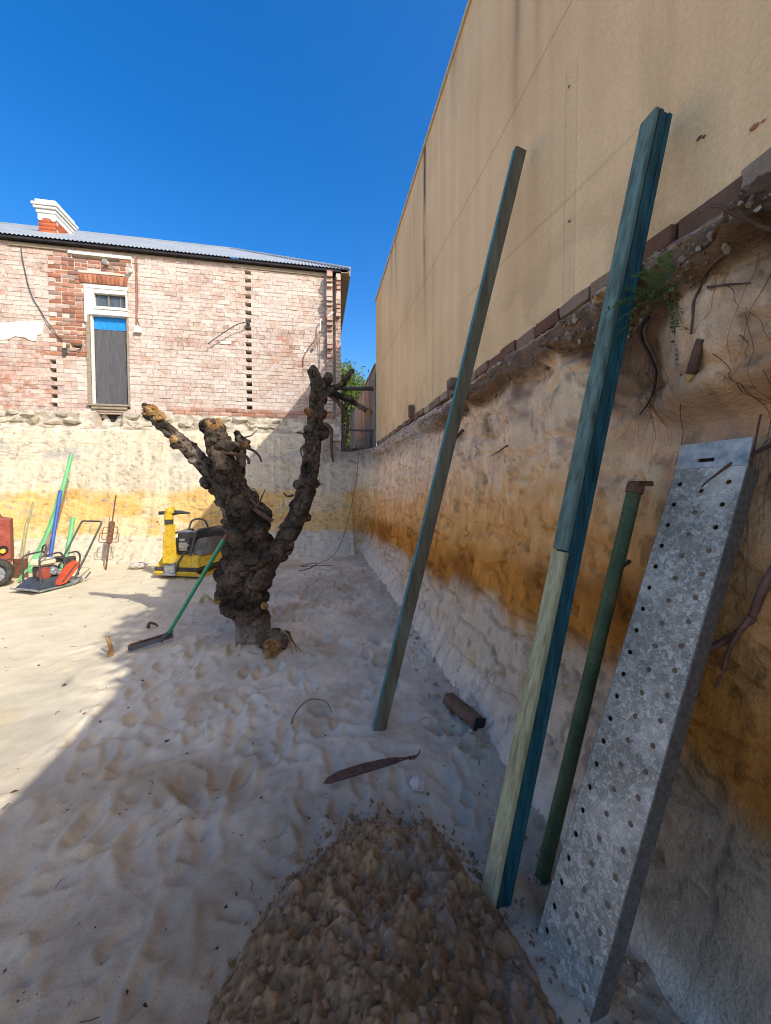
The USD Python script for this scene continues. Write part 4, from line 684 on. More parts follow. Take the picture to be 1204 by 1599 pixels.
for k, (dx, dz, L) in enumerate(((.10, .14, .16), (.12, .10, .2), (.08, .16, .13))): sticks([(-.34, 3.2, .14), (-.34+dx*.6, 3.18, dz+.03), (-.34+dx+L*.4, 3.15-.02*k, .02)], .010, .003, 'rootlet', 'twig', st)

# ------------------------------------------------------------------ timbers, pole and steel plank leaning against the bank
def leaning(name, label, cat): return thing(name, label, cat, 'timbers leaning on the tan wall' if cat == 'timber' else None)
t1 = leaning('timber_post', 'slim green treated timber leaning farther back against the tan wall', 'timber')
p0, p1 = np.array([.335, 2.10, -.08]), np.array([1.262, 2.205, 3.50])
obj('post', beam(p0, p1, (0, -1, 0), .070, .046, .004, .12, 3, .004), MT['brown_timber'], t1)
a_ = nrm(p1-p0); nl = nrm(np.cross(a_, [0, 1, 0])); nl = nl if nl[0] < 0 else -nl
obj('painted_edge', beam(p0 + nl*.0372 + a_*.04, p1 + nl*.0372 - a_*.004, (0, -1, 0), .0035, .043, .001), MT['teal_timber'], t1)
t2 = leaning('timber_post', 'nearer teal laminated timber with pale front boards leaning on the tan wall', 'timber')
p0, p1 = np.array([.575, 1.125, -.10]), np.array([1.268, 1.232, 2.775]); a_ = nrm(p1-p0); nl = nrm(np.cross(a_, [0, 1, 0])); nl = nl if nl[0] < 0 else -nl; yv = np.cross(a_, nl); yv = yv if yv[1] < 0 else -yv
for k, o in enumerate((-.019, 0, .019)): obj('lamination', beam(p0 - nl*o, p1 - nl*o, nl, .068-(.008 if k == 1 else 0), .0178, .002, .10, 5+k, .002), MT['blue_timber'], t2)
sp = .46
obj('front_board', beam(p0 + nl*.0385 + yv*.002, p0 + nl*.0385 + a_*1.30 + yv*.002, nl, .073, .018, .003, .10, 9, .004), MT['pine_timber'], t2, label='pale yellow lower board')
obj('front_board', beam(p0 + nl*.0378 + a_*1.306, p1 + nl*.0378 - a_*.002, nl, .071, .0165, .003, .10, 10, .004), MT['green_timber'], t2, label='grey green upper board')
po = leaning('steel_pole', 'dark green steel pole with a rusty cap standing between timber and galvanised plank', 'pole')
p0, p1 = np.array([.785, 1.165, -.02]), np.array([1.165, 1.19, 1.405]); a_ = nrm(p1-p0)
obj('pipe', tube(np.linspace(p0, p1, 8), .0245, 20), MT['green_pipe'], po, smooth=40)
obj('cap', [moved(box((-.030, -.024, -.004), (.040, .024, .016), .004), p1 + [.012, -.005, .0]), tube([p1-a_*.03, p1+a_*.004], .0285, 16)], MT['rust'], po, smooth=30)
# galvanised plank: a folded channel with punched holes
def plank():
    pl = leaning('steel_plank', 'galvanised perforated steel scaffold plank leaning on the bank in the right foreground', 'plank')
    B = np.array([.6364, .9821, 0.]); a = np.array([.35870, .05143, .93203]); b = np.array([.09018, -.99572, .02024]); n = nrm(np.cross(a, b)); b = np.cross(n, a); W, L, Dp, T = .20, 1.649, .052, .003
    from shapely.geometry import Polygon, Point, box as sb
    face = sb(-.025, 0, L-.085, W); holes = []
    for k in range(24):
        s = L-.135 - .0715*k
        for j, (o, dv) in enumerate(((0, .028), (-.028, .098), (0, .166))):
            c = (s+o + (.0 if j else -.004), dv)
            if c[0] < -.1: continue
            dark = j == 0 or k < (1 if j == 1 else 3)
            holes.append((c, dark)); 
    shp = face
    for c, dk in holes: shp = shp.difference(Point(c).buffer(.0078, 6))
    slot = sb(L-.066, .062, L-.053, .112)
    def place(mesh): 
        v = np.asarray(mesh.vertices); return tri(B + v[:, :1]*a + v[:, 1:2]*b + v[:, 2:3]*n, mesh.faces)
    ex = lambda g, h: (lambda e: tri(e.vertices, e.faces))(trimesh.creation.extrude_polygon(g, h, engine='earcut'))
    obj('deck', place(ex(shp, T)), MT['galvanised'], pl)
    rim = [tri(np.asarray(q.vertices) + [0, 0, -.0012], q.faces) for q in [ex(Point(c).buffer(.0100, 8).difference(Point(c).buffer(.0076, 8)), .0020) for c, d in holes]]
    for q, (c, d) in zip(rim, holes): obj('hole_rim', place(q), MT['galvanised'], pl)
    lip = sb(L-.084, -.001, L, W+.001).difference(slot); e = ex(lip, T); e = tri(np.asarray(e.vertices) + [0, 0, -.001] + np.c_[np.zeros((len(e.vertices), 2)), -.10*(np.asarray(e.vertices)[:, 0]-(L-.084))], e.faces)
    obj('end_lip', place(e), MT['galv_lip'], pl); obj('slot_back', place(box((L-.07, .058, .010), (L-.048, .116, .012))), MT['dark_gap'], pl)
    obj('side_flange', [place(box((-.025, W, .0005), (L-.085, W+T, Dp), .001)), place(box((-.025, W-.02, Dp-T), (L-.085, W-.0005, Dp), .001))], MT['galv_shaded'], pl)
    obj('side_flange', [place(box((-.025, -T, .0005), (L-.085, 0, Dp), .001)), place(box((-.025, .0005, Dp-T), (L-.085, .02, Dp), .001))], MT['galv_shaded'], pl)
    obj('end_flange', place(box((L-.088, .001, T), (L-.085, W-.001, Dp))), MT['galv_shaded'], pl)
    for c, d in holes:
        if not d: obj('rusty_plug', place(tri(np.asarray((e := ex(Point(c).buffer(.0077, 8), .002)).vertices) + [0, 0, .0008], e.faces)), MT['rust_pale'], pl)
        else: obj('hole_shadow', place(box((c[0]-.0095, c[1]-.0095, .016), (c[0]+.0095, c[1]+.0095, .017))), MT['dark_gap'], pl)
plank()
ra_ = thing('screed_rake', 'green handled sand rake with a wide steel blade leaning on the burl tree', 'rake')
hb, ht = np.array([-1.34, 3.60, .05]), np.array([-.735, 3.17, .985])
obj('handle', tube(np.linspace(hb, ht, 6), .0165, 12), MT['rake_green'], ra_, smooth=True); a_ = nrm(ht-hb); obj('handle_tip', tube([ht-a_*.005, ht+a_*.05], [.0168, .015], 12), MT['rust'], ra_, smooth=40)
bd = nrm(np.array([.46, .30, .04])); q0 = np.array([-1.375, 3.56, .05]); obj('blade', beam(q0-bd*.24, q0+bd*.10, (.45, -.55, .7), .05, .006, .001), MT['dark_steel'], ra_); obj('socket', tube([q0 + [.0, -.01, -.015], hb + a_*.05], [.022, .021], 10), MT['dark_steel'], ra_, smooth=40)
obj('ferrule', beam(q0-bd*.24+[0, .01, .028], q0+bd*.10+[0, .01, .028], (.45, -.55, .7), .010, .014, .002), MT['rust'], ra_)

# ------------------------------------------------------------------ machines and stakes in the sun
def place_on(pts_local, o, rz): return moved(pts_local, o, rz)
def yellow():
    c = thing('plate_compactor', 'large yellow reversible plate compactor with upright tow bar', 'compactor'); o, rz = (-2.12, 6.02, .015), -.33     # local y points away along the machine, x to its right
    add = lambda nm, m, mt, sm=False, p=None: obj(nm, [moved(q, o, rz) for q in (m if isinstance(m, list) else [m])], MT[mt], p or c, smooth=sm)
    hw = .35
    base = []
    prof = [(0, .085), (.06, .03), (.16, 0), (.86, 0), (.98, .06), (1.04, .16), (1.01, .17), (.95, .085), (.84, .035), (.18, .035), (.09, .06), (.03, .11)]
    e = prism(prof, -hw, hw); v = np.asarray(e.vertices); add('base_plate', tri(np.stack([v[:, 1], v[:, 0], v[:, 2]], 1), e.faces[:, ::-1]), 'yellow_paint')
    add('ground_edge', [box((-hw, .10, .004), (hw, .14, .03), .004)], 'black_metal')
    add('rubber_skirt', [box((-hw-.004, .02, .10), (hw+.004, .92, .165), .015)], 'rubber'); 
    tw = np.array([(x, y, z) for z, k in ((.165, 1), (.33, .82)) for x, y in ((-hw*k, .06+(1-k)*.5), (hw*k, .06+(1-k)*.5), (hw*k, .92-(1-k)*.3), (-hw*k, .92-(1-k)*.3))]); h_ = trimesh.convex.convex_hull(tw); add('hood', tri(h_.vertices, h_.faces), 'yellow_paint')
    [add('hood_rib', beam((x, .07, .18), (x*.85, .17, .36), (0, -1, .4), .05, .03, .004), 'yellow_paint') for x in (-.24, .20)]
    add('coupling', [box((-.16, -.02, .07), (.03, .10, .20), .008), box((-.18, -.04, .055), (.05, -.01, .085), .004), box((-.12, .02, .20), (-.02, .1, .26), .01)], 'engine_metal')
    sh = trimesh.convex.convex_hull(np.array([(x, y, z) for x, y, z in ((-.30, .20, .33), (.32, .20, .33), (.34, .90, .33), (-.32, .90, .33), (-.25, .24, .55), (.32, .36, .58), (.33, .88, .60), (-.27, .86, .55))])); add('engine_shroud', tri(sh.vertices, sh.faces), 'grey_shroud')
    add('engine', [box((-.10, .16, .36), (.16, .40, .60), .015), box((-.08, .18, .58), (.22, .42, .68), .02)], 'black_metal'); add('cylinder_head', [box((-.02, .13, .40), (.12, .17, .53), .008), box((0, .12, .55), (.08, .16, .585), .006), tube([(.13, .13, .49), (.13, .17, .49)], .02, 10)], 'engine_metal'); add('cylinder_head', [tube([(-.08, .25, .65), (.14, .25, .655)], .05, 14), tube([(.10, .23, .66), (.21, .23, .66)], .035, 12)], 'engine_metal', 40)
    add('muffler', [tube([(.20, .45, .62), (.33, .80, .64)], .085, 16)], 'black_metal', 40); add('muffler_guard', [tube(bent([(.14, .40, .70), (.33, .88, .72), (.36, .90, .36)], .08), .018, 8)], 'dark_steel', True)
    add('roll_bar', [tube(bent([(.20, .10, .34), (.22, .22, .70), (.27, .80, .72), (.36, .93, .66), (.37, .94, .36)], .06), .020, 8), tube(bent([(-.28, .14, .34), (-.26, .24, .64), (-.25, .8, .66), (-.28, .92, .36)], .06), .020, 8)], 'dark_steel', True)
    add('lifting_loop', tube(bent([(-.06, .42, .68), (-.03, .46, .84), (.06, .50, .87), (.16, .54, .84), (.19, .58, .68)], .06), .016, 8), 'dark_steel', True)
    add('belt_guard', [tube(bent([(.02, .0, .10), (.08, .0, .26), (.15, .05, .40)], .05), .016, 7)], 'dark_steel', True)
    # tow bar
    q = trimesh.convex.convex_hull(np.array([(x, y, z) for z, w, d in ((.24, .075, .055), (.82, .062, .045)) for x in (-.09-w, -.09+w) for y in (.03-d, .03+d)])); tb = add('tow_bar', tri(q.vertices, q.faces), 'yellow_paint')
    add('warning_plate', box((-.19, -.030, .70), (-.12, -.022, .80), .002), 'cream_plastic', False, tb)
    add('tow_neck', [tube([(-.09, .03, .82), (-.09, .03, .90)], [.058, .062], 14)], 'rubber', 40); add('tow_neck', [tube([(-.09, .03, .895), (-.09, .03, .915)], .066, 14)], 'yellow_paint', 40)
    add('tow_head', [tube(bent([(-.09, .03, .90), (-.09, .03, 1.01), (-.02, .06, 1.03)], .05, 6), .058, 14), moved(lump(.062, 3, 2, .05), (-.075, .03, 1.015))], 'yellow_paint', 40)
    add('handle_bar', [tube([(-.21, -.02, .99), (-.14, .0, .995)], .028, 10), tube([(-.03, .05, .99), (.06, .08, 1.0), (.20, .12, .985)], [.04, .03, .010], 10)], 'black_metal', True); add('control_knob', moved(lump(.012, 5, 1, .1), (-.24, -.02, .86)), 'rubber')
    return c
yellow()
def orange():
    c = thing('small_compactor', 'small orange and blue plate compactor with a folding hoop handle', 'compactor'); o, rz = (-3.66, 5.86, .01), 1.15        # local x runs from the front plate back to the handle
    add = lambda nm, m, mt, sm=False, p=None: obj(nm, [moved(q, o, rz) for q in (m if isinstance(m, list) else [m])], MT[mt], p or c, smooth=sm)
    add('base_plate', [prism([(-.33, .05), (-.24, .005), (.20, .005), (.30, .07), (.295, .085), (.19, .03), (-.23, .03), (-.325, .07)], -.20, .20)], 'engine_metal'); hd = trimesh.convex.convex_hull(np.array([(-.30, -.17, .04), (-.30, .17, .04), (-.14, -.16, .16), (-.14, .16, .16), (.06, -.16, .16), (.06, .16, .16), (.12, -.16, .03), (.12, .16, .03)])); add('bed', tri(hd.vertices, hd.faces), 'blue_plate')
    bg = trimesh.convex.convex_hull(np.array([(x, y, z) for y in (-.235, -.15) for x, z in ((-.03, .05), (-.02, .10), (.12, .32), (.19, .345), (.235, .31), (.22, .24), (.06, .06))])); add('belt_guard', tri(bg.vertices, bg.faces), 'orange_paint'); add('belt_guard_trim', [beam((.0, -.238, .075), (.20, -.238, .30), (0, -1, 0), .018, .004)], 'blue_plate')
    add('engine', [box((-.14, -.10, .15), (.06, .10, .31), .02)], 'black_metal'); add('engine_cover', [tube([(-.13, -.11, .23), (-.13, -.14, .23)], .085, 16)], 'red_paint', 40); add('carburettor', [moved(lump(.055, 8, 2, .3), (-.03, -.13, .24)), moved(lump(.04, 9, 2, .3), (.04, -.12, .20))], 'engine_metal')
    add('fuel_tank', [box((-.17, -.09, .315), (.06, .10, .41), .03)], 'cream_plastic'); add('air_filter', [box((.06, -.06, .33), (.20, .08, .40), .02)], 'rubber')
    for y in (-.16, .15): add('roll_frame', tube(bent([(-.20, y, .10), (-.21, y, .43), (-.17, y, .47), (.05, y, .49), (.10, y, .38), (.08, y, .16)], .05), .012, 7), 'dark_steel', True)
    add('roll_frame', [tube(bent([(-.14, -.16, .48), (-.10, -.12, .56), (-.02, .0, .60), (.02, .12, .56), (.03, .15, .49)], .05), .011, 7)], 'dark_steel', True)
    add('roll_frame', tube(bent([(.12, -.2, .46), (.24, -.2, .47), (.28, -.2, .40), (.24, -.2, .12)], .05), .012, 7), 'dark_steel', True)
    add('handle', [tube(bent([(.20, -.20, .10), (.26, -.20, .20), (.62, -.20, .86), (.62, .20, .86), (.26, .20, .20), (.20, .20, .10)], .05), .0135, 8)], 'dark_steel', True)
    add('rear_foot', [box((.16, -.18, .02), (.34, .18, .055), .008)], 'engine_metal')
    add('handle_mount', [box((.10, -.19, .30), (.24, -.10, .40), .015)], 'rubber')
    obj('prop_leg', moved(tube([(.34, -.2, .05), (.42, -.2, .13)], .010, 6), o, rz), MT['dark_steel'], c, smooth=True)
    return c
orange()
def loader():
    c = thing('red_skid_machine', 'faded red machine with a rubber tyre half out of the left edge', 'machine'); o = np.array((0., 0, 0)); at_, rz = np.array((-4.40, 6.05, 0.)), .55
    def moved(mesh, o_, rz_=0, rx=0): return MOVE(MOVE(mesh, o_, rz_, rx), at_, rz)
    P = [(-1.1, .12), (.06, .12), (.075, .30), (.14, .32), (.14, .92), (.03, .95), (-.06, 1.10), (-.30, 1.20), (-1.1, 1.25)]
    obj('body', [moved(prism(P, -.02, .6), o)], MT['red_paint'], c); obj('panel_edge', [moved(box((-1.0, -.028, .37), (.143, -.021, .39)), o), moved(box((.10, -.03, .12), (.145, -.022, .31)), o)], MT['rust'], c)
    obj('lamp_recess', moved(tube([(.065, -.045, .52), (.065, -.022, .52)], .055, 20), o), MT['dark_gap'], c); obj('lamp', [moved(tube([(.065, -.075, .50), (.065, -.047, .50)], [.028, .034], 16), o)], MT['amber'], c, smooth=40, label='round amber lamp in the lower corner')
    w = obj('wheel', moved(tube([(-.03, -.10, .19), (-.03, .06, .19)], .115, 20), o), MT['engine_metal'], c, smooth=40)
    tt = trimesh.creation.torus(.155, .05, 32, 12); v = np.asarray(tt.vertices); obj('tyre', moved(tri(np.stack([v[:, 0], v[:, 2]*1.5, v[:, 1]], 1), tt.faces[:, ::-1]), o + [-.03, -.03, .205]), MT['rubber'], w, smooth=True); obj('hub', moved(tube([(-.03, -.125, .19), (-.03, -.10, .19)], .05, 12), o), MT['dark_steel'], w, smooth=40)
    obj('latch', [moved(box((-.02, -.04, .84), (.03, -.02, .90), .006), o), moved(box((-.08, -.04, .45), (-.03, -.02, .47)), o)], MT['dark_steel'], c)
    hd = thing('shovel', 'shovel standing behind the red machine with its pale wooden handle up', 'shovel'); obj('shaft', tube([(-4.48, 6.6, .3), (-4.46, 6.7, .8), (-4.42, 6.8, 1.16)], [.026, .022, .016], 10), MT['pine_timber'], hd, smooth=True); obj('blade', MOVE(box((-.1, -.012, .0), (.1, .012, .3), .01), (-4.48, 6.58, 0)), MT['rust'], hd)
loader()
def stake(name, label, cat, pts, r, mt, sides=6, parts=None): t = thing(name, label, cat, 'pipes leaning on the back bank' if cat == 'pipe' else None); obj('shaft', tube(curve(pts, 14), r, sides), MT[mt], t, smooth=(sides > 6)); return t
stake('plastic_pipe', 'tallest green pipe leaning on the back bank behind the orange compactor', 'pipe', [(-4.62, 6.95, .0), (-4.55, 7.2, .45), (-4.47, 7.45, 1.1), (-4.42, 7.75, 1.98)], .032, 'green_plastic', 10)
stake('plastic_pipe', 'green pipe behind the tallest one with its top lower', 'pipe', [(-4.70, 7.0, .02), (-4.60, 7.35, .6), (-4.55, 7.6, 1.25)], .026, 'green_plastic', 10)
stake('plastic_pipe', 'blue pipe leaning on the back bank beside the green ones', 'pipe', [(-4.32, 6.9, .0), (-4.40, 7.2, .6), (-4.46, 7.5, 1.33)], .030, 'blue_plastic', 10)
stake('plastic_pipe', 'short green pipe standing alone right of the blue one', 'pipe', [(-4.10, 6.85, -.02), (-4.13, 7.1, .4), (-4.16, 7.3, .87)], .034, 'green_plastic', 10)
stake('wooden_stake', 'short brown stake standing between the pipes', 'stake', [(-4.37, 6.8, .0), (-4.36, 6.9, .35), (-4.33, 7.0, .62)], .026, 'old_timber', 5)
so = thing('curved_hose', 'green flat hose curving over the sand beside the red machine', 'hose'); obj('tube', tube(curve([(-4.25, 6.2, .03), (-4.15, 6.25, .19), (-3.95, 6.3, .22), (-3.72, 6.3, .17)]), .018, 8), MT['green_plastic'], so, smooth=True)
js = thing('screw_prop', 'rusty steel screw prop with wire loop standing against the back bank', 'prop')
b0, b1 = np.array([-3.52, 6.98, -.02]), np.array([-3.63, 7.60, 1.24]); L_ = lambda t: b0*(1-t)+b1*t
obj('rod', tube([L_(0), L_(.45)], .014, 8), MT['rust'], js, smooth=True); obj('rod', tube([L_(.62), L_(1)], .012, 8), MT['rust'], js, smooth=True); obj('body', tube([L_(.34), L_(.36), L_(.62), L_(.64)], [.02, .042, .045, .02], 10), MT['rust'], js, smooth=40)
for k, (t0, t1, w_) in enumerate(((.36, .48, .17), (.40, .56, .13))):
    c0, c1 = L_(t0), L_(t1); sx = np.array([1, 0, 0]); obj('wire_loop', tube(bent([c0, c0-sx*w_, c1-sx*w_, c1+sx*w_*.8, c0+sx*w_*.8, c0], .03), .0065, 6), MT['rust'], js, smooth=True)
for nm, lab, p, r, sq, sd in (('flat_rock', 'flat pale rock lying at the foot of the back bank', (-3.02, 6.95, .06), .10, (1.35, .9, .5), 4), ('sand_lump', 'round crumbly lump of pale sandstone on the trodden sand', (.45, 1.62, .025), .035, (1, 1, .8), 9)):
    obj(nm, moved(lump(r, sd, 3, .45, sq), p), MT['limestone'], smooth=30, label=lab, cat='rock')

# ------------------------------------------------------------------ things lying on the sand
of = thing('timber_offcut', 'thick weathered timber offcut lying at the foot of the bank', 'offcut'); g0 = np.array([.81, 2.22, .055]); g1 = np.array([.90, 1.935, .05])
obj('block', beam(g0, g1, (.3, .1, 1), .08, .07, .014, .02, 4, .055), MT['offcut'], of); obj('end_grain', beam(g1, g1 + (g1-g0)*.012, (.3, .1, 1), .080, .070, .004), MT['dark_gap'], of)
br = np.array([(0, -.012), (.03, -.024), (.10, -.028), (.22, -.026), (.34, -.014), (.40, -.004), (.47, .0), (.475, .006), (.40, .008), (.33, .022), (.20, .024), (.08, .022), (.02, .008)])
from shapely.geometry import Polygon as PG
e = trimesh.creation.extrude_polygon(PG(br), .010, engine='earcut'); v = np.asarray(e.vertices); ax, ay = nrm([.43, .05, .02]), nrm([-.07, .9, .45]); az = np.cross(ax, ay)
sl = thing('bark_strip', 'long dark pointed strip of old wood lying flat on the sand', 'strip'); obj('strip', tri(np.array([.02, 1.70, .035]) + v[:, :1]*ax + v[:, 1:2]*ay*.8 + v[:, 2:]*az + np.array([0, 0, 1])*(.008*np.sin(v[:, :1]*9)), e.faces), MT['root'], sl); obj('splintered_tip', tube(curve([(.46, 1.75, .045), (.49, 1.755, .06), (.505, 1.77, .075)], 6), np.linspace(.006, .002, 6), 6), MT['root'], sl, smooth=True)
def litter(name, label, cat, pts, r, mt): obj(name, tube(curve(pts, 14), np.asarray(r) if np.ndim(r) else np.linspace(r, r*.5, 14), 7), MT[mt], smooth=True, label=label, cat=cat)
litter('bent_root', 'thin pale root bent into an arch over the sand', 'root', [(-.16, 2.20, -.005), (-.13, 2.25, .05), (-.04, 2.32, .075), (.04, 2.30, .065), (.08, 2.24, .02)], .0055, 'twig')
litter('wood_splinter', 'upright pointed splinter of wood stuck in the sunlit sand', 'splinter', [(-1.71, 3.42, -.02), (-1.70, 3.42, .05), (-1.715, 3.42, .11), (-1.73, 3.42, .155)], .022, 'cut_wood')
litter('bark_piece', 'little dark chip of bark beyond the rake blade', 'bark', [(-1.66, 4.02, .0), (-1.63, 4.0, .05), (-1.59, 4.0, .035), (-1.56, 3.98, .02)], .018, 'root')
litter('bark_piece', 'crumb of bark in the open shade left of the trunk', 'bark', [(-1.0, 4.5, .0), (-.97, 4.5, .04), (-.93, 4.5, .02)], .02, 'root')
litter('wood_splinter', 'pale split branch lying near the rake handle', 'splinter', [(-1.38, 4.75, .02), (-1.32, 4.72, .10), (-1.27, 4.70, .06), (-1.20, 4.68, .02)], .024, 'pine_timber')
litter('cable_coil', 'dark wire loop lying behind the burl tree', 'wire', [(-.30, 6.2, .03), (-.12, 6.0, .10), (.0, 6.15, .14), (-.06, 6.4, .10), (-.28, 6.45, .05), (-.26, 6.2, .09), (.1, 6.25, .085), (.32, 6.2, .075)], .009, 'wire')
litter('hanging_cable', 'thin black cable hanging down the bank in the far corner', 'cable', [(.93, 8.18, 2.28), (.88, 7.98, 2.0), (.80, 7.86, 1.4), (.68, 7.78, .9), (.50, 7.45, .36), (.30, 6.95, .12), (.02, 6.6, .05)], np.full(14, .0055), 'wire')

# ------------------------------------------------------------------ the heap of dug earth in the foreground
def heap():
    R = np.random.default_rng(61); xs = np.arange(-.52, .86, .0052); ys = np.arange(-.35, 1.70, .0056); YH, XH = np.meshgrid(ys, xs, indexing='ij'); h = heap_h(XH, YH); g = _gi(np.stack([YH, XH], -1))
    n = 15000; cx = R.uniform(-.5, .85, n); cy = R.uniform(-.35, 1.68, n); ok = heap_h(cx, cy) > -.01; cx, cy = cx[ok], cy[ok]; rad = np.clip(R.lognormal(-4.75, .50, len(cx)), .0050, .034); hh = R.uniform(.45, 1.0, len(cx))
    add = np.zeros(XH.size); tone = np.zeros(XH.size); T = cKDTree(np.stack([XH.ravel(), YH.ravel()], 1)); wob = .012*(np.stack([fbm(np.stack([XH*30, YH*30, 0*XH+7*k], -1).reshape(-1, 3), 2, 62+k) for k in range(2)], 1)-.5); TX = XH.ravel()+wob[:, 0]; TY = YH.ravel()+wob[:, 1]
    gxn, gyn = .15, .62
    order = np.r_[np.argsort(-rad)[:420], np.argsort(-rad)[420:]]
    big_ = np.zeros(XH.size)
    for j, i in enumerate(order):
        x, y, r = cx[i], cy[i], rad[i]; d = np.array([x-gxn, (y-gyn)*.35]); d = d/(np.linalg.norm(d)+1e-6); first = j < 420; st = 1.0 + 1.5*R.random()**2 if first else 1 + .5*R.random()
        if not first: r = min(r, .015)
        idx = np.asarray(T.query_ball_point([x, y], r*st*1.05))
        if not len(idx): continue
        dx, dy = TX[idx]-x, TY[idx]-y; u = (dx*d[0]+dy*d[1])/(r*st); v = (-dx*d[1]+dy*d[0])/r; q2 = u*u+v*v; b = np.sqrt(np.clip(1-q2, 0, 1))*r*hh[i]
        if first: big_[idx] = np.maximum(big_[idx], b*.60)
        else: add[idx] = np.maximum(add[idx], b*1.5)
        tone[idx] = np.where(q2 < .9, .6*tone[idx] + .4*R.random(), tone[idx])
    add = add + big_
    add = add.reshape(XH.shape); q = np.stack([XH, YH, 0*XH], -1); edge = sstep(-.015, .05, h)
    z = g + h + edge*(add*1.05 + .055*(fbm(q*6, 3, 65)-.5) + .020*(fbm(q*26, 3, 66)-.5)*1.2 + .012*(fbm(q*75, 2, 67)-.5) + .016*(.5-np.abs(fbm(q*[15, 10, 1], 3, 59)-.5)*4)*.5) - .02*(1-edge)
    c = lerp((.19, .118, .058), (.375, .25, .135), sstep(.2, .8, .55*fbm(q*7, 4, 68) + .45*tone.reshape(XH.shape))); c = lerp(c, np.broadcast_to((.45, .29, .12), c.shape), .4*sstep(.55, .72, fbm(q*[5, 3, 1], 3, 69))); c = lerp(c, np.broadcast_to((.30, .23, .17), c.shape), .5*sstep(.58, .7, fbm(q*8, 3, 70)))
    m_ = grid_mesh(np.stack([XH, YH, z], -1)); f = m_.faces[:, ::-1]; f = f[h.ravel()[f].max(1) > -.05]; used = np.unique(f); back = np.zeros(len(m_.vertices), int); back[used] = np.arange(len(used)); t = tri(np.asarray(m_.vertices)[used], back[f])
    o = thing('earth_heap', 'clumpy heap of damp brown earth dumped on the sand in the foreground', 'earth heap'); obj('mound', t, MT['heap'], o, tint=c.reshape(-1, 3)[used])
    cl, ct = [], []
    zi = RegularGridInterpolator((ys, xs), z)
    for k in range(1300):
        x, y = R.uniform(-.42, .70), R.uniform(.35, 1.6)
        if float(heap_h(x, y)) < .004: continue
        r = float(np.clip(R.lognormal(-5.3, .6), .0015, .014)); l = crumb(r, 5000+k, (1.15, 1, .8)); cl.append(moved(l, (x, y, float(zi([[y, x]])[0]) + r*.15), R.uniform(0, 6), R.uniform(-.6, .6))); ct.append(tint_of(l, lerp((.185, .118, .06), (.33, .222, .125), R.random())))
    for k in range(800):
        a = R.uniform(0, 2*math.pi); e = 1 + abs(R.normal(0, .07)) - .07; x = .15 + .50*e*math.cos(a); y = .62 + .93*e*math.sin(a); x, y = x + .12*(y-.62), y - .12*(x-.15)
        if y < .3: continue
        r = float(np.clip(R.lognormal(-5.45, .5), .002, .012)); zz = sand_z(x, y) + max(float(heap_h(x, y)), 0); l = crumb(r, k, (1.1, 1, .8)); cl.append(moved(l, (x, y, zz + r*.35), R.uniform(0, 6))); ct.append(tint_of(l, lerp((.17, .105, .055), (.33, .22, .12), R.random())))
    obj('loose_clods', cl, MT['heap'], o, tint=np.vstack(ct), kind='stuff')
heap()

# ------------------------------------------------------------------ roots in the bank, a seedling, rubble and litter
def rt(name, label, pts, r0, r1, mat='root', n=22, off=.008, hang=None):
    P = [(bank_x(y, z)-off-(hang[i] if hang else 0), y, z) for i, (y, z) in enumerate(pts)]; p = curve(P, n); p += .004*(np.stack([fbm(p*18+9*k, 2, int(r0*9999)) for k in range(3)], 1)-.5)*2
    return obj(name, tube(p, np.linspace(r0, r1, n)*(1+.3*(fbm(p*60, 2, 5)-.5)), 7), MT[mat], smooth=True, label=label, cat='root', group='roots in the cut bank')
pr = thing('exposed_root', 'thick reddish root curving down beside the right edge of the steel plank', 'root', 'roots in the cut bank')
for pts, a, b in (([(.74, 1.26), (.775, 1.19), (.80, 1.10), (.83, 1.02), (.88, .945), (.98, .868)], .012, .008), ([(.815, 1.04), (.85, .965), (.885, .86), (.89, .80)], .008, .003)):
    p = curve([(bank_x(y, z)-.012, y, z) for y, z in pts], 22); obj('strand', tube(p, np.linspace(a, b, 22), 8), MT['pink_root'], pr, smooth=True)
rt('exposed_root', 'black crooked root hanging below the green seedling', [(1.20, 2.03), (1.235, 2.01), (1.27, 1.97), (1.235, 1.90), (1.20, 1.81), (1.235, 1.765), (1.33, 1.70)], .0075, .003, 'bark_black', off=.02)
so_ = thing('exposed_root', 'short fat root stub with a splintered tan tip on the pale bulge of the bank', 'root', 'roots in the cut bank'); p = curve([(bank_x(.945, 1.83)-.004, .945, 1.845), (bank_x(.97, 1.80)-.022, .972, 1.80), (bank_x(1.0, 1.77)-.022, 1.0, 1.765)], 10); obj('stub', tube(p, np.linspace(.011, .016, 10), 9), MT['root'], so_, smooth=True); obj('torn_end', tube([p[-1], p[-1]+[-.004, .008, -.02], p[-1]+[0, .012, -.03]], [.0155, .010, .004], 8), MT['cut_wood'], so_, smooth=40)
rt('exposed_root', 'thin brown root trailing down the left side of the pale bulge', [(.87, 2.05), (.93, 2.04), (.965, 2.02), (.965, 1.95), (.97, 1.87)], .005, .0035)
rt('exposed_root', 'bare brown root poking out of the earth under the bricks at the right edge', [(.76, 2.04), (.79, 2.07), (.81, 2.12), (.845, 2.15)], .007, .004, off=.02, hang=[0, .01, .03, .05])
rt('exposed_root', 'dark forked root reaching over the top corner of the steel plank', [(.80, 1.58), (.86, 1.51), (.905, 1.468), (.935, 1.40)], .008, .0025, off=.02, hang=[0, .03, .07, .10])
rt('exposed_root', 'very long thin root hanging straight down right of the steel plank', [(.92, 1.62), (.90, 1.44), (.85, 1.28), (.83, 1.17), (.83, 1.08)], .003, .0018, 'pink_root', hang=[0, .01, .02, .02, .01])
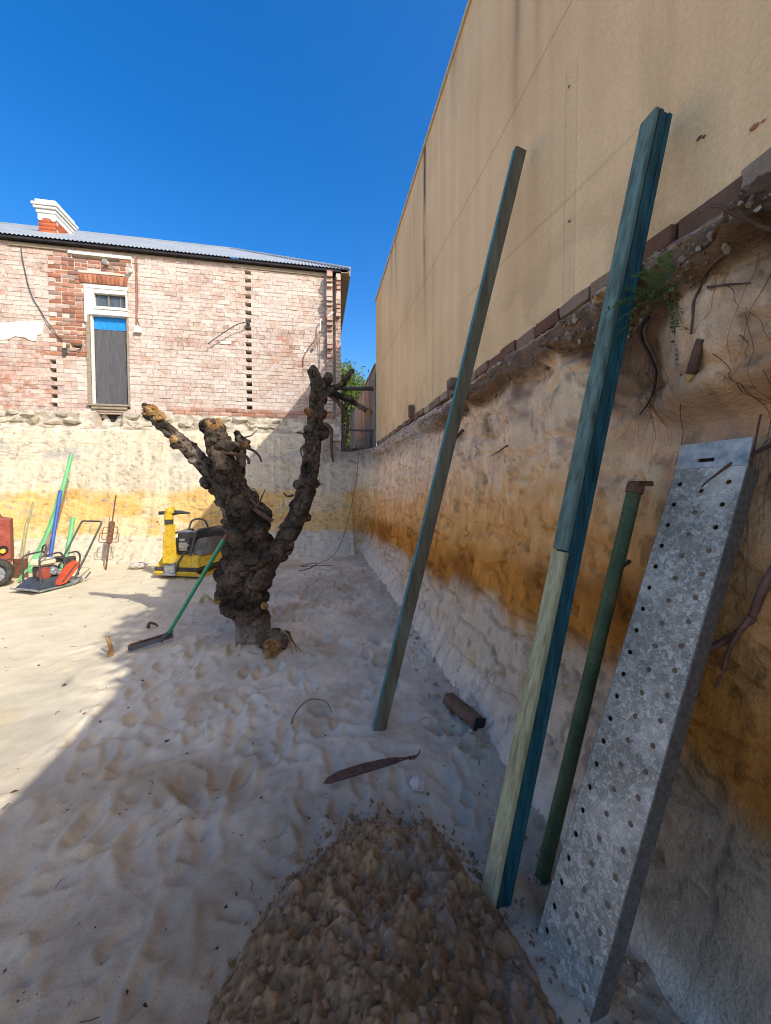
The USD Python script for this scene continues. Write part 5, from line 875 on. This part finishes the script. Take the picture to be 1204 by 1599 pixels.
rt('exposed_root', 'black root twisting down the orange sand right of the pole', [(1.25, 1.11), (1.32, 1.0), (1.31, .93), (1.31, .86)], .006, .002, 'bark_black')
rt('exposed_root', 'gnarled brown root sticking out behind the slim far timber', [(3.14, 1.90), (3.20, 1.84), (3.27, 1.75), (3.29, 1.58)], .014, .006, off=.02)
rt('exposed_root', 'small dark twig of root on the sand face between the two timbers', [(2.10, 1.65), (2.40, 1.637), (2.53, 1.62)], .006, .002)
rt('exposed_root', 'short level root on top of the pale bulge of the bank', [(.94, 2.0), (.86, 1.965), (.83, 1.955)], .004, .002)
rt('exposed_root', 'hair thin root below the fat root stub', [(1.06, 1.78), (1.11, 1.67), (1.17, 1.58), (1.16, 1.48)], .002, .001, 'pink_root')
R = np.random.default_rng(71); hs = []
for k in range(88):
    if k < 60: y, z = .74 + .19*R.random()**1.7, R.uniform(1.5, 2.06)
    else: y, z = R.normal(1.27, .04), R.uniform(1.75, 1.95)
    L = R.uniform(.06, .34); dy = R.normal(.0, .10); pts = []
    for t in np.linspace(0, 1, 7): yy = y + dy*t*L*3 + .01*math.sin(5*t+k); zz = z - L*t; pts.append((bank_x(yy, zz)-.004-.02*R.random()*math.sin(math.pi*t), yy, zz))
    hs.append(tube(curve(pts, 12), np.linspace(R.uniform(.0006, .0017), .0004, 12), 4))
obj('root_hairs', hs, MT['root'], label='tangle of fine dark rootlets hanging from the bank at the right', cat='rootlets', kind='stuff')
sg = thing('seedling', 'small green seedling with feathery leaves sprouting from the bank behind the teal timber', 'plant')
b0 = np.array([bank_x(1.11, 2.03)-.01, 1.11, 2.03]); leaves = []
fr = [((-.10, -.02, .06), .15), ((-.13, .03, .01), .16), ((-.06, -.05, .085), .13), ((-.14, -.01, -.03), .15), ((-.07, -.08, .01), .14), ((-.05, -.09, -.06), .15), ((-.02, -.05, -.11), .15), ((-.09, .06, .05), .14), ((-.03, -.11, .03), .12), ((-.12, .05, -.06), .13), ((-.02, -.08, -.02), .10)]
for k, (d, L) in enumerate(fr):
    d = np.array(d)*[1.15, 1.0, 1.3]; p = curve([b0, b0+d*.5+[0, 0, .02], b0+d, b0+d*1.35+[0, 0, -.035]], 15); obj('leaf_stalk', tube(p, np.linspace(.0016, .0006, 15), 5), MT['leaf'], sg, smooth=True); V, F = [], []; n = 0; t = nrm(p[-1]-p[0]); sd = nrm(np.cross(t, [0.2, .1, 1])); up = np.cross(sd, t)
    for i in range(3, 15):
        for s in (-1, 1):
            c = p[i]; ax = nrm(sd*s + t*.45 + up*R.normal(0, .25)); w = nrm(np.cross(ax, up)); l = R.uniform(.020, .030)*(1.2-.5*abs(i-8)/8); V += [c, c+ax*l*.5+w*l*.19, c+ax*l, c+ax*l*.5-w*l*.19]; F += [(n, n+1, n+2), (n, n+2, n+3)]; n += 4
    obj('leaf', tri(V, F), MT['leaf'], sg)
obj('stem', tube(curve([b0+[.02, .01, -.03], b0+[0, 0, 0], b0+[-.03, -.01, .03]], 8), .003, 6), MT['twig'], sg, smooth=True)
cr, cc = [], []
for k in range(2600):                                          # crumbs and rubble lying along the top and the foot of the bank
    y = R.uniform(.45, 1)**1.0*R.choice([1.6, 4, 8.0])
    if R.random() < .62: z = R.uniform(2.02, 2.35); x = bank_x(y, z); r = float(np.clip(R.lognormal(-5.2, .6), .002, .017)); col = lerp((.16, .11, .075), (.42, .34, .26), R.random()**1.5)
    else: x = R.uniform(.72, 1.12); z = sand_z(x, y); bx = bank_x(y, max(z, .03)); r = float(np.clip(R.lognormal(-5.1, .55), .002, .02)); z = z+r*.2 if x < bx else z; x = min(x, bx); col = lerp((.30, .20, .11), (.58, .47, .34), R.random())
    l = crumb(r, k+900); cr.append(moved(l, (x, y, z), R.uniform(0, 6))); cc.append(tint_of(l, col))
obj('bank_crumbs', cr, MT['bank'], tint=np.vstack(cc), label='loose crumbs of earth and mortar on the cut bank', cat='crumbs', kind='stuff')
db, dc = [], []
for k in range(1500):
    y = .5*(6.5/.5)**R.random(); x = R.uniform(-.95*y-.1, .95) if y < 3 else R.uniform(-3.2, .9); r = float(np.clip(R.lognormal(-6.1, .55), .001, .009))*(.8+.15*y); 
    if heap_h(x, y) > -.01: continue
    z = sand_z(x, y); l = crumb(r, k, (1.5, 1, .6)); db.append(moved(l, (x, y, z+r*.25), R.uniform(0, 6))); dc.append(tint_of(l, [(.05, .035, .025), (.14, .07, .05), (.42, .36, .28), (.22, .14, .08)][R.choice(4, p=[.20, .16, .46, .18])]))
for k in range(60):
    y = .6*(5/.6)**R.random(); x = R.uniform(-.8*y, .8); a = R.uniform(0, 6.3); L = R.uniform(.02, .07)
    if heap_h(x, y) > -.01: continue
    z = sand_z(x, y)+.004; t_ = tube(curve([(x, y, z), (x+L*.5*math.cos(a), y+L*.5*math.sin(a), z+.006), (x+L*math.cos(a+.3), y+L*math.sin(a+.3), z)], 6), .0014, 4); db.append(t_); dc.append(tint_of(t_, (.10, .07, .045)))
obj('ground_litter', db, MT['bark'], tint=np.vstack(dc), label='scattered chips, pebbles and twigs over the sand', cat='litter', kind='stuff')
